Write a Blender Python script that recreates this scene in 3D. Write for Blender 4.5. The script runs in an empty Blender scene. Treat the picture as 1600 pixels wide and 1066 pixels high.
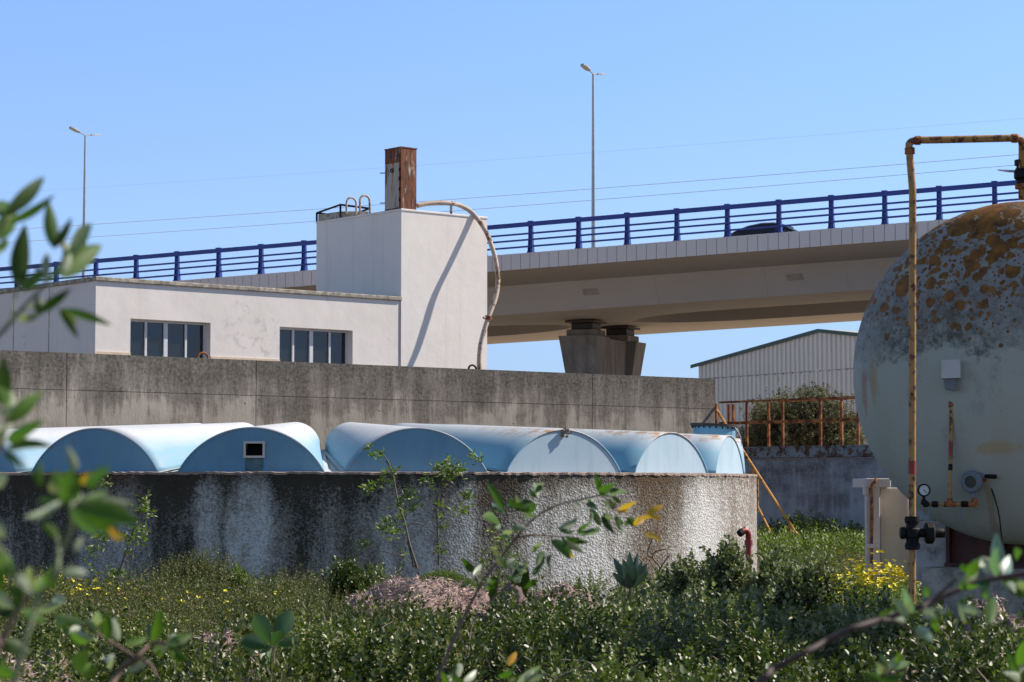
import bpy, math, random
import numpy as np
from mathutils import Vector, Matrix
random.seed(7)
rng = np.random.default_rng(7)
R = math.radians
C = bpy.context.scene.collection
EYE = 1.65                       # metres of the camera above z = 0
F = 3587.0                       # focal length in photo pixels
TH = math.atan(232.0 / F)        # the camera looks slightly up
CTH, STH = math.cos(TH), math.sin(TH)

def ray(px, py):
    u = px - 800.0; v = 533.0 - py
    return Vector((u / F, CTH - v / F * STH, STH + v / F * CTH))
def P(px, py, Y):                # point at distance Y along the ground
    d = ray(px, py); return d * (Y / d.y)
def PP(px, py, n, c):            # point on the plane n.p = c
    d = ray(px, py); return d * (c / d.dot(n))
def zat(py, Y): return P(800, py, Y).z

# ------------------------------------------------------------------ mesh helpers
class MB:
    def __init__(s): s.v = []; s.f = []; s.uv = []
    def add(s, vs, fs, uvs=None):
        o = len(s.v); s.v += [Vector(p) for p in vs]
        s.f += [tuple(i + o for i in f) for f in fs]
        s.uv += list(uvs) if uvs else [(0, 0)] * len(vs)
        return s
    def box(s, a, b, M=None, bev=0.0):
        x0, y0, z0 = [min(i, j) for i, j in zip(a, b)]; x1, y1, z1 = [max(i, j) for i, j in zip(a, b)]
        if bev:
            k = min(bev, (x1-x0)/3, (y1-y0)/3, (z1-z0)/3)
            vs = []
            idx = {}
            for X, Y, Z in [(i, j, l) for i in (0, 1) for j in (0, 1) for l in (0, 1)]:
                px, py, pz = (x0, x1)[X], (y0, y1)[Y], (z0, z1)[Z]
                sx, sy, sz = (1, -1)[X], (1, -1)[Y], (1, -1)[Z]
                idx[(X, Y, Z)] = len(vs)
                vs += [(px, py + sy*k, pz + sz*k), (px + sx*k, py, pz + sz*k), (px + sx*k, py + sy*k, pz)]
            g = idx
            fs = []
            fs.append([g[0,0,0], g[0,0,1], g[0,1,1], g[0,1,0]]); fs.append([g[1,0,0], g[1,1,0], g[1,1,1], g[1,0,1]])
            fs.append([g[0,0,0]+1, g[1,0,0]+1, g[1,0,1]+1, g[0,0,1]+1]); fs.append([g[0,1,0]+1, g[0,1,1]+1, g[1,1,1]+1, g[1,1,0]+1])
            fs.append([g[0,0,0]+2, g[0,1,0]+2, g[1,1,0]+2, g[1,0,0]+2]); fs.append([g[0,0,1]+2, g[1,0,1]+2, g[1,1,1]+2, g[0,1,1]+2])
            for Y in (0, 1):
                for Z in (0, 1): fs.append([g[0,Y,Z]+1, g[1,Y,Z]+1, g[1,Y,Z]+2, g[0,Y,Z]+2])
            for X in (0, 1):
                for Z in (0, 1): fs.append([g[X,0,Z], g[X,1,Z], g[X,1,Z]+2, g[X,0,Z]+2])
            for X in (0, 1):
                for Y in (0, 1): fs.append([g[X,Y,0], g[X,Y,1], g[X,Y,1]+1, g[X,Y,0]+1])
            for i in g.values(): fs.append([i, i+1, i+2])
        else:
            vs = [(x, y, z) for x in (x0, x1) for y in (y0, y1) for z in (z0, z1)]
            fs = [(0,1,3,2), (4,6,7,5), (0,4,5,1), (2,3,7,6), (0,2,6,4), (1,5,7,3)]
        if M is not None: vs = [M @ Vector(p) for p in vs]
        return s.add(vs, fs)
    def tube(s, pts, r, n=10, cap=True):
        pts = [Vector(p) for p in pts]; rs = r if isinstance(r, (list, tuple)) else [r] * len(pts)
        o = len(s.v); up = None; vs = []; uv = []; L = 0
        for i, p in enumerate(pts):
            t = (pts[min(i+1, len(pts)-1)] - pts[max(i-1, 0)]).normalized()
            if up is None:
                up = Vector((0, 0, 1)) if abs(t.z) < .9 else Vector((1, 0, 0))
            a = (up - t * up.dot(t)).normalized(); up = a; b = t.cross(a)
            if i: L += (p - pts[i-1]).length
            for k in range(n):
                an = 2 * math.pi * k / n
                vs.append(p + (a * math.cos(an) + b * math.sin(an)) * rs[i]); uv.append((L, k / n))
        fs = []
        for i in range(len(pts) - 1):
            for k in range(n):
                fs.append((i*n + k, i*n + (k+1) % n, (i+1)*n + (k+1) % n, (i+1)*n + k))
        if cap: fs.append(tuple(range(n))[::-1]); fs.append(tuple((len(pts)-1)*n + k for k in range(n)))
        return s.add(vs, fs, uv)
    def cyl(s, a, b, r, n=24): return s.tube([a, b], r, n)
    def lathe(s, prof, M, n=32):          # prof: (r, h), axis = M's z
        vs = []; fs = []
        for r, h in prof:
            for k in range(n):
                an = 2*math.pi*k/n; vs.append(M @ Vector((r*math.cos(an), r*math.sin(an), h)))
        for i in range(len(prof)-1):
            for k in range(n): fs.append((i*n+k, i*n+(k+1) % n, (i+1)*n+(k+1) % n, (i+1)*n+k))
        if prof[0][0] > 1e-6: fs.append(tuple(range(n))[::-1])
        if prof[-1][0] > 1e-6: fs.append(tuple((len(prof)-1)*n+k for k in range(n)))
        return s.add(vs, fs)
    def prism(s, poly, M, h0, h1):
        n = len(poly)
        vs = [M @ Vector((x, y, h0)) for x, y in poly] + [M @ Vector((x, y, h1)) for x, y in poly]
        fs = [tuple(range(n))[::-1], tuple(range(n, 2*n))] + [(i, (i+1) % n, n+(i+1) % n, n+i) for i in range(n)]
        return s.add(vs, fs)
    def build(s, name, mat, parent=None, smooth=0.0):
        me = bpy.data.meshes.new(name)
        off = wloc(parent) if parent is not None else Vector()
        me.from_pydata([tuple(p - off) for p in s.v], [], s.f)
        uvl = me.uv_layers.new(name='UVMap')
        vi = np.empty(len(me.loops), dtype=np.int32); me.loops.foreach_get('vertex_index', vi)
        uvl.data.foreach_set('uv', np.array(s.uv, dtype=np.float32)[vi].ravel())
        me.materials.append(mat)
        import bmesh
        bm = bmesh.new(); bm.from_mesh(me); bmesh.ops.recalc_face_normals(bm, faces=bm.faces); bm.to_mesh(me); bm.free()
        if smooth:
            me.polygons.foreach_set('use_smooth', [True]*len(me.polygons))
            me.set_sharp_from_angle(angle=R(smooth))
        o = bpy.data.objects.new(name, me); C.objects.link(o)
        if parent is not None: o.parent = parent
        return o

def wloc(o):
    l = Vector()
    while o is not None: l = l + o.location; o = o.parent
    return l
def tag(o, label=None, cat=None, group=None, kind=None):
    if label: o['label'] = label
    if cat: o['category'] = cat
    if group: o['group'] = group
    if kind: o['kind'] = kind
    return o
def thing(name, loc, label, cat, group=None):
    o = bpy.data.objects.new(name, None); o.empty_display_size = .2; C.objects.link(o); o.location = loc
    return tag(o, label, cat, group)
def frame(o, x, y, z):
    x, y, z = Vector(x), Vector(y), Vector(z)
    M = Matrix.Identity(4)
    for i in range(3): M[i][0] = x[i]; M[i][1] = y[i]; M[i][2] = z[i]; M[i][3] = o[i]
    return M
def axisM(o, z):
    z = Vector(z).normalized(); h = Vector((0, 0, 1)) if abs(z.z) < .9 else Vector((1, 0, 0))
    x = h.cross(z).normalized(); y = z.cross(x); return frame(o, x, y, z)

# ------------------------------------------------------------------ material helpers
class NT:
    def __init__(s, name, col=(.5, .5, .5), rough=.8, metal=0, spec=.5):
        s.m = bpy.data.materials.new(name); s.m.use_nodes = True; s.t = s.m.node_tree; s.n = s.t.nodes; s.l = s.t.links
        s.p = s.n['Principled BSDF']; s.p.inputs['Base Color'].default_value = (*col, 1)
        s.p.inputs['Roughness'].default_value = rough; s.p.inputs['Metallic'].default_value = metal
        s.p.inputs['Specular IOR Level'].default_value = spec
        s.tc = s.n.new('ShaderNodeTexCoord')
    def put(s, sock, v):
        if hasattr(v, 'links') or isinstance(v, bpy.types.NodeSocket): s.l.new(v, sock)
        elif isinstance(v, (tuple, list)) and len(v) == 3 and sock.type == 'RGBA': sock.default_value = (*v, 1)
        else: sock.default_value = v
    def vec(s, kind='Object', scale=(1, 1, 1), loc=(0, 0, 0)):
        mp = s.n.new('ShaderNodeMapping'); s.l.new(s.tc.outputs[kind], mp.inputs[0])
        mp.inputs['Scale'].default_value = scale; mp.inputs['Location'].default_value = loc
        return mp.outputs[0]
    def noise(s, scale, detail=4, rough=.55, vec=None, dist=0, out=0):
        t = s.n.new('ShaderNodeTexNoise'); t.inputs['Scale'].default_value = scale; t.inputs['Detail'].default_value = detail
        t.inputs['Roughness'].default_value = rough; t.inputs['Distortion'].default_value = dist
        s.l.new(vec if vec is not None else s.tc.outputs['Object'], t.inputs['Vector']); return t.outputs[out]
    def vor(s, scale, vec=None, feature='F1', out='Distance', rand=1):
        t = s.n.new('ShaderNodeTexVoronoi'); t.feature = feature; t.inputs['Scale'].default_value = scale
        t.inputs['Randomness'].default_value = rand
        s.l.new(vec if vec is not None else s.tc.outputs['Object'], t.inputs['Vector']); return t.outputs[out]
    def ramp(s, fac, stops, interp='LINEAR'):
        r = s.n.new('ShaderNodeValToRGB'); r.color_ramp.interpolation = interp; e = r.color_ramp.elements
        while len(e) < len(stops): e.new(.5)
        for el, (p, c) in zip(e, stops):
            el.position = p; el.color = (c, c, c, 1) if isinstance(c, (int, float)) else (*c, 1)
        s.put(r.inputs[0], fac); return r.outputs[0]
    def mix(s, fac, a, b, mode='MIX'):
        x = s.n.new('ShaderNodeMix'); x.data_type = 'RGBA'; x.blend_type = mode
        s.put(x.inputs[0], fac); s.put(x.inputs[6], a); s.put(x.inputs[7], b); return x.outputs[2]
    def math(s, op, a, b=0.0, clamp=False):
        x = s.n.new('ShaderNodeMath'); x.operation = op; x.use_clamp = clamp
        s.put(x.inputs[0], a); s.put(x.inputs[1], b); return x.outputs[0]
    def sep(s, v):
        x = s.n.new('ShaderNodeSeparateXYZ'); s.l.new(v, x.inputs[0]); return x.outputs
    def col(s, v): s.put(s.p.inputs['Base Color'], v); return s
    def bump(s, h, strength=.3, dist=.01):
        b = s.n.new('ShaderNodeBump'); b.inputs['Strength'].default_value = strength; b.inputs['Distance'].default_value = dist
        s.put(b.inputs['Height'], h)
        prev = s.p.inputs['Normal'].links
        if prev: s.l.new(prev[0].from_socket, b.inputs['Normal'])
        s.l.new(b.outputs[0], s.p.inputs['Normal']); return s

def simple(name, col, rough=.6, metal=0, var=.25, scale=6, bump=0, spec=.5):
    a = NT(name, col, rough, metal, spec)
    n = a.noise(scale, 6, .6)
    f = a.ramp(n, [(.3, 1 - var), (.7, 1 + var * .4)])
    a.col(a.mix(1.0, col, f, 'MULTIPLY'))
    if bump: a.bump(a.noise(scale * 12, 3), bump, .004)
    return a.m

MT = {}
# white render of the building
a = NT('white_render', (.72, .70, .69), .9, spec=.2)
n1 = a.noise(.6, 6, .6); n2 = a.noise(5, 8, .65)
c = a.mix(a.ramp(n1, [(.35, 0), (.7, 1)]), (.66, .62, .59), (.76, .71, .68))
blot = a.math('MULTIPLY', a.ramp(a.noise(.55, 3, .5, a.vec('Object', (1, 1, 1.4), (3, 0, 0))), [(.54, 0), (.66, 1)]), a.ramp(n2, [(.52, 0), (.60, 1)]))
c = a.mix(a.math('MULTIPLY', blot, .5), c, (.42, .39, .38))
stk = a.ramp(a.noise(1, 5, .6, a.vec('Object', (5, 5, .25))), [(.55, 0), (.75, 1)])
c = a.mix(a.math('MULTIPLY', stk, .22), c, (.5, .44, .38))
a.col(c); a.bump(a.noise(3, 8, .6), .25, .03); MT['render'] = a.m
a = NT('white_render_smooth', (.72, .70, .69), .9, spec=.2)
stk = a.ramp(a.noise(1, 5, .6, a.vec('Object', (3.5, 3.5, .12), (4, 1, 0))), [(.55, 0), (.75, 1)])
zz = a.sep(a.tc.outputs['Object'])[2]
c = a.mix(a.math('MULTIPLY', stk, .35), (.74, .70, .67), (.54, .46, .38))
c = a.mix(a.math('MULTIPLY', a.ramp(a.noise(2, 6), [(.4, 0), (.8, 1)]), .3), c, (.60, .57, .55))
a.col(c); a.bump(a.noise(2.5, 8, .6), .3, .03); MT['render2'] = a.m
MT['band'] = simple('beige_plinth', (.62, .50, .38), .9, var=.2)
a = NT('coping_concrete', (.36, .33, .28), .95, spec=.2)
a.col(a.mix(a.ramp(a.noise(7, 8, .7), [(.4, 0), (.62, 1)]), (.20, .18, .15), (.45, .41, .35))); a.bump(a.noise(30, 4), .5, .01); MT['coping'] = a.m
a = NT('roof_screed', (.3, .28, .26), .95)
a.col(a.mix(a.noise(1.5, 6), (.2, .19, .18), (.36, .34, .31))); MT['roof'] = a.m

# aged board-marked concrete, UV = (metres along, metres below the top)
def conc(name, dark, mid, light, topdark=.9, seed=0., blue=None):
    a = NT(name, mid, .95, spec=.2)
    uv = a.sep(a.tc.outputs['UV'])
    streak = a.noise(1, 6, .62, a.vec('UV', (2.6, .30, 1), (seed, 0, 0)))
    streak2 = a.noise(1, 8, .7, a.vec('UV', (9, 1.3, 1), (seed + 3, 0, 0)))
    fine = a.noise(14, 8, .75, a.vec('UV'))
    big = a.noise(.9, 5, .6, a.vec('UV', (1, 1.6, 1), (seed + 9, 0, 0)))
    s_ = a.math('ADD', a.math('MULTIPLY', streak, .40), a.math('MULTIPLY', streak2, .28))
    s_ = a.math('ADD', s_, a.math('MULTIPLY', big, .32))
    base = a.mix(a.ramp(s_, [(.42, 0), (.58, 1)]), mid, light)
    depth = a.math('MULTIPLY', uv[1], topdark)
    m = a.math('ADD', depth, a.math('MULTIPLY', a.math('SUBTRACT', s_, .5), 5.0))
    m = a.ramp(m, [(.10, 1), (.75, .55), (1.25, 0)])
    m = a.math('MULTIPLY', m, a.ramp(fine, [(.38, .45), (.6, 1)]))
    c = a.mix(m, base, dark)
    c = a.mix(a.math('MULTIPLY', a.ramp(a.noise(32, 4, .7, a.vec('UV')), [(.60, 0), (.68, 1)]), .5), c, light)
    pits = a.ramp(a.vor(2.4, a.vec('UV', (1, 1.3, 1))), [(.045, 1), (.075, 0)])
    c = a.mix(a.math('MULTIPLY', pits, .6), c, (.05, .045, .04))
    if blue: c = a.mix(a.math('MULTIPLY', a.ramp(big, [(.4, 0), (.6, 1)]), .6), c, blue)
    a.col(c); a.bump(a.noise(9, 8, .7, a.vec('UV', (3, 1, 1))), .5, .02); a.bump(pits, .5, -.02)
    return a.m
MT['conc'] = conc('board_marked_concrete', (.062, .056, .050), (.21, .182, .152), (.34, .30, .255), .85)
MT['conc_blue'] = conc('blue_grey_washed_concrete', (.10, .105, .115), (.25, .27, .30), (.40, .43, .47), .9, 5., (.36, .42, .49))

MT['frame'] = simple('white_aluminium', (.62, .63, .66), .4, var=.1)
a = NT('window_glass', (.014, .016, .020), .05, spec=.55); a.bump(a.noise(.9, 2), .25, .08); MT['glass'] = a.m
MT['dark'] = simple('dark_interior', (.03, .03, .032), .9)
MT['blue_paint'] = simple('blue_painted_steel', (.008, .028, .24), .38, var=.3, scale=3)
a = NT('bridge_panel', (.46, .45, .47), .8, spec=.3)
a.col(a.mix(a.noise(.35, 5), (.43, .42, .44), (.52, .51, .53))); MT['panel'] = a.m
a = NT('bridge_concrete', (.38, .35, .32), .9, spec=.2)
a.col(a.mix(a.noise(.35, 6, .6, a.vec('Object', (1, 1, .5))), (.30, .27, .24), (.38, .345, .31))); a.bump(a.noise(3, 5), .1, .02); MT['bconc'] = a.m
MT['bstain'] = simple('grout_patch', (.26, .225, .195), .9)
a = NT('pier_concrete', (.30, .27, .24), .9, spec=.2)
s_ = a.noise(1, 7, .65, a.vec('Object', (2.2, 2.2, .35)))
a.col(a.mix(a.ramp(s_, [(.35, 0), (.68, 1)]), (.14, .128, .116), (.27, .24, .21))); a.bump(a.noise(5, 5), .2, .02); MT['pier'] = a.m
MT['black'] = simple('black_rubber', (.018, .018, .02), .6)
MT['asphalt'] = simple('asphalt', (.06, .06, .062), .9)
MT['galv'] = simple('galvanised_steel', (.42, .44, .46), .45, .5, var=.12)
a = NT('cladding', (.50, .53, .56), .5, spec=.4)
s_ = a.ramp(a.noise(1, 6, .65, a.vec('Object', (4, 4, .15))), [(.56, 0), (.74, 1)])
c = a.mix(a.noise(.5, 4), (.43, .44, .44), (.54, .54, .53))
a.col(a.mix(a.math('MULTIPLY', s_, .4), c, (.34, .24, .16))); MT['clad'] = a.m
MT['green_trim'] = simple('dark_green_trim', (.012, .05, .045), .5)

# rust over old paint
def rusty(name, paint, rust, amt=.5, scale=4, stretch=(1, 1, .4), rough=.75, dark=(.05, .018, .01)):
    a = NT(name, paint, rough, spec=.3)
    v = a.vec('Object', stretch)
    n = a.noise(scale, 8, .68, v)
    rc = a.mix(a.ramp(a.noise(scale * 2.2, 6, .65, v), [(.35, 0), (.65, 1)]), dark, rust)
    lo = 1 - amt
    m = a.ramp(n, [(max(0, lo - .05), 0), (min(1, lo + .02), 1)])
    a.col(a.mix(m, a.mix(a.noise(scale * .6, 4), tuple(x * .8 for x in paint), paint), rc)); a.bump(n, .35, .006)
    return a.m
MT['rust_pipe'] = rusty('pale_rusty_pipe', (.54, .44, .36), (.34, .20, .11), .43, 4, (1, 1, 1))
MT['rust_sheet'] = rusty('rusted_sheet', (.46, .40, .33), (.26, .085, .04), .60, 3.2, (1.4, 1.4, .28))
MT['rust_sheet2'] = rusty('rusted_door_sheet', (.43, .39, .34), (.25, .10, .055), .44, 3.6, (1.6, 1.6, .30))
MT['orange_rail'] = rusty('orange_rusted_rail', (.40, .16, .05), (.25, .07, .025), .5, 4, (1, 1, 1))
MT['yellow_rail'] = rusty('ochre_handrail', (.58, .29, .08), (.30, .10, .03), .40, 4, (1, 1, 1))
MT['yellow_pipe'] = rusty('yellow_gas_pipe', (.45, .25, .085), (.15, .05, .02), .44, 14, (1, 1, .8), .5)
MT['orange_fit'] = rusty('rusted_fitting', (.40, .15, .05), (.28, .08, .03), .5, 20, (1, 1, 1))
MT['red_band'] = simple('red_band_paint', (.30, .035, .015), .5)
MT['red_paint'] = simple('red_painted_steel', (.32, .022, .02), .45, var=.3)
MT['black_fit'] = simple('black_iron_fitting', (.007, .006, .006), .6, var=.5, scale=30, bump=.4, spec=.25)
MT['saddle'] = simple('red_oxide_steel', (.10, .032, .022), .7, var=.5)
MT['rust_dark'] = simple('dark_rusty_steel', (.06, .04, .035), .7, var=.4)
MT['grey_box'] = rusty('pale_grey_box', (.56, .57, .57), (.40, .22, .10), .33, 12, (1, 1, .4), .6)
MT['transmitter'] = simple('grey_blue_casting', (.15, .18, .21), .5, var=.2, scale=20)
MT['dial'] = simple('gauge_dial', (.62, .66, .66), .3, var=.05)
MT['brass'] = simple('lens_glass', (.05, .06, .06), .15)
a = NT('old_white_paint', (.6, .57, .54), .7)
m1 = a.ramp(a.noise(1.6, 6, .7, a.vec('Object', (1, 1, 1))), [(.46, 0), (.56, 1)])
m2 = a.ramp(a.noise(14, 6, .8, a.vec('Object', (1, 1, .6))), [(.40, 0), (.55, 1)])
a.col(a.mix(a.math('MULTIPLY', m1, m2), (.50, .48, .46), (.12, .13, .14))); MT['plinth_white'] = a.m
a = NT('cream_sheet', (.6, .52, .42), .6)
sp = a.ramp(a.noise(9, 6, .8, a.vec('Object', (1, 1, .5))), [(.66, 0), (.70, 1)])
a.col(a.mix(sp, a.mix(a.noise(3, 4), (.60, .52, .44), (.68, .60, .52)), (.28, .16, .08))); MT['cream'] = a.m
MT['pink_white'] = rusty('pinkish_white_paint', (.64, .54, .52), (.36, .15, .07), .32, 9, (1, 1, .5), .6)

# blue fibreglass covers: UV u = metres along, v = 0..1 round the arch. The tops are chalked by weather
a = NT('blue_fibreglass', (.2, .45, .6), .6, spec=.3)
uv = a.sep(a.tc.outputs['UV'])
n = a.noise(2.2, 6, .65)
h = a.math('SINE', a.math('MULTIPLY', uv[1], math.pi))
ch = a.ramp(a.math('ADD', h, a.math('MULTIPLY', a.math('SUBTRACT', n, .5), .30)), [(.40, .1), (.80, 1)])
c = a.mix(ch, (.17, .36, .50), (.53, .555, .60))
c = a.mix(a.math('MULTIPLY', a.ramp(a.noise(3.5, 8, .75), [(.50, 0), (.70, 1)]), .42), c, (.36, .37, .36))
c = a.mix(a.math('MULTIPLY', a.ramp(a.noise(16, 6, .8), [(.64, 0), (.70, 1)]), .4), c, (.20, .19, .16))
a.col(c); a.bump(a.noise(5, 5), .06, .02); MT['fibre'] = a.m
a = NT('blue_fibreglass_lichen', (.2, .45, .6), .65, spec=.3)
uv = a.sep(a.tc.outputs['UV'])
n = a.noise(2.2, 6, .65)
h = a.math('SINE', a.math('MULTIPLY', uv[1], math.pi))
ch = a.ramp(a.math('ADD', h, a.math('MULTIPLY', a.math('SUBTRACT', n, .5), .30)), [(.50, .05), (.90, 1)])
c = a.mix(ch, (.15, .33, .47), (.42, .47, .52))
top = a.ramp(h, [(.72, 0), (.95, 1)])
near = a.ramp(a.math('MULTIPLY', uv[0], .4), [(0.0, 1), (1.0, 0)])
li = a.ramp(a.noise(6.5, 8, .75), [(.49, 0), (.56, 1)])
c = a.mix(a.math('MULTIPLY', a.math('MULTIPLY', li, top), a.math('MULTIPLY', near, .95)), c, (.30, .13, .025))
a.col(c); a.bump(a.noise(5, 5), .06, .02); MT['fibre_l'] = a.m
MT['vent_stain'] = simple('dirty_blue_patch', (.11, .20, .22), .8, var=.5, scale=9)
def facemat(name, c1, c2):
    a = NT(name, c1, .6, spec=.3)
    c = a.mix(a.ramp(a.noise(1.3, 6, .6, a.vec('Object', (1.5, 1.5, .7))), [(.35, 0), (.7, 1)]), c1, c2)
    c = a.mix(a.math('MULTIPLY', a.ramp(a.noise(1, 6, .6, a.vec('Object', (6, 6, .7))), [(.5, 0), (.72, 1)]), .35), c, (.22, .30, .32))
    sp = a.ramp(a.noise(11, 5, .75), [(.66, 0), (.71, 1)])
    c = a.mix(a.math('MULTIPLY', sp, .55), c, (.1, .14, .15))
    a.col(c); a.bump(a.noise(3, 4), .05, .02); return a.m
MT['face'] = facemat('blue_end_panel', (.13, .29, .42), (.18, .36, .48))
MT['face_sunlit'] = facemat('sunlit_blue_end_panel', (.35, .48, .58), (.43, .55, .63))  # lighter copy of the end panel blue, with the sunlight put into its colour
a = NT('pan_blue', (.4, .55, .62), .6); a.col(a.mix(a.noise(3, 6), (.45, .54, .58), (.66, .70, .71))); MT['pan'] = a.m

# pebbledash wall of the round tank, UV = (angle 0..1 across the visible side, metres below the rim)
a = NT('stained_pebbledash', (.4, .42, .44), .95, spec=.35)
uv = a.sep(a.tc.outputs['UV'])
wob = a.noise(1, 5, .6, a.vec('UV', (26, .8, 1)))
u2 = a.math('ADD', uv[0], a.math('MULTIPLY', a.math('SUBTRACT', wob, .5), .030))
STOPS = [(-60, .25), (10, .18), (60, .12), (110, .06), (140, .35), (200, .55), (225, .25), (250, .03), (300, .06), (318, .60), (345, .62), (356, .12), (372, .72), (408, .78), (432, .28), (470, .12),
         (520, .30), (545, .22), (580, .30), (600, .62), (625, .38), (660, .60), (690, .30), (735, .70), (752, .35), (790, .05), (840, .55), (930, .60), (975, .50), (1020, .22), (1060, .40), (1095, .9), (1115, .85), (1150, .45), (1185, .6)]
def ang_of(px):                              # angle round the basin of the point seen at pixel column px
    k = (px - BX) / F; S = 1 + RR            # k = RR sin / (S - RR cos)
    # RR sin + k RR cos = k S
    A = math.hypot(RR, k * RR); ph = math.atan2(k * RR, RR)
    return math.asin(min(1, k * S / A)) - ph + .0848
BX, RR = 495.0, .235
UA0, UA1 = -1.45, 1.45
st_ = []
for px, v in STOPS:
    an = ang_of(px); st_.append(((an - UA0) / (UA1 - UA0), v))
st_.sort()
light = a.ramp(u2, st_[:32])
fine = a.noise(60, 6, .8); med = a.noise(12, 7, .75, a.vec('Object', (1, 1, .45)))
cell = a.sep(a.vor(34, out='Color'))[0]; cell2 = a.sep(a.vor(70, out='Color'))[0]
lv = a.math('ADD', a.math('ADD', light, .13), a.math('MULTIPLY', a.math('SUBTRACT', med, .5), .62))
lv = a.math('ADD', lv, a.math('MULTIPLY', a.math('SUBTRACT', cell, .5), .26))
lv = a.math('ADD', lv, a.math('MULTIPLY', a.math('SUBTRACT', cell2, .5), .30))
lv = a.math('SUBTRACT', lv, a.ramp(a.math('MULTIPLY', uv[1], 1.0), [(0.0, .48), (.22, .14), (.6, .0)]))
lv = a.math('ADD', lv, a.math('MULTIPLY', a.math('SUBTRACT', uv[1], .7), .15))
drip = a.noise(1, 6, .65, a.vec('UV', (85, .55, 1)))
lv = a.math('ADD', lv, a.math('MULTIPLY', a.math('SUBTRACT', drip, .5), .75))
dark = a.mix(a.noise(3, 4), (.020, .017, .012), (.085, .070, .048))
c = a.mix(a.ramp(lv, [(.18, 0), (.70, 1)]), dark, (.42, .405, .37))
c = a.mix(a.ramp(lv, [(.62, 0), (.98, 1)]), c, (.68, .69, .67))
brn = a.math('MULTIPLY', a.ramp(u2, [((ang_of(965) - UA0) / (UA1 - UA0), 0), ((ang_of(1020) - UA0) / (UA1 - UA0), .85), ((ang_of(1075) - UA0) / (UA1 - UA0), .15), ((ang_of(1115) - UA0) / (UA1 - UA0), .2), ((ang_of(1150) - UA0) / (UA1 - UA0), .75), (1, .8)]), 1.0)
bst = a.math('MULTIPLY', a.ramp(a.noise(1, 5, .6, a.vec('UV', (40, .7, 1), (3, 2, 0))), [(.50, 0), (.66, 1)]), a.ramp(med, [(.35, 1), (.65, .2)]))
c = a.mix(a.math('MULTIPLY', bst, .6), c, (.11, .072, .04))
c = a.mix(a.math('MULTIPLY', brn, a.ramp(cell, [(.58, 1), (.82, .15)])), c, (.12, .072, .036))
c = a.mix(a.math('MULTIPLY', a.ramp(cell, [(.80, 0), (.9, 1)]), .35), c, (.05, .04, .03))
rs = a.math('MULTIPLY', a.ramp(uv[0], [((ang_of(150) - UA0) / (UA1 - UA0), 0), ((ang_of(185) - UA0) / (UA1 - UA0), .8), ((ang_of(225) - UA0) / (UA1 - UA0), 0)]), a.ramp(uv[1], [(.0, 1), (.5, 0)]))
c = a.mix(a.math('MULTIPLY', rs, a.ramp(med, [(.4, 0), (.6, 1)])), c, (.22, .07, .03))
a.col(c)
peb = a.vor(34)
a.bump(peb, .7, .019); a.bump(fine, .5, .015)
MT['pebble'] = a.m
a = NT('rim_concrete', (.4, .3, .25), .95); a.col(a.mix(a.noise(25, 6, .75), (.12, .08, .06), (.52, .40, .34))); a.bump(a.noise(40, 4), .6, .02); MT['rim'] = a.m

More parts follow.
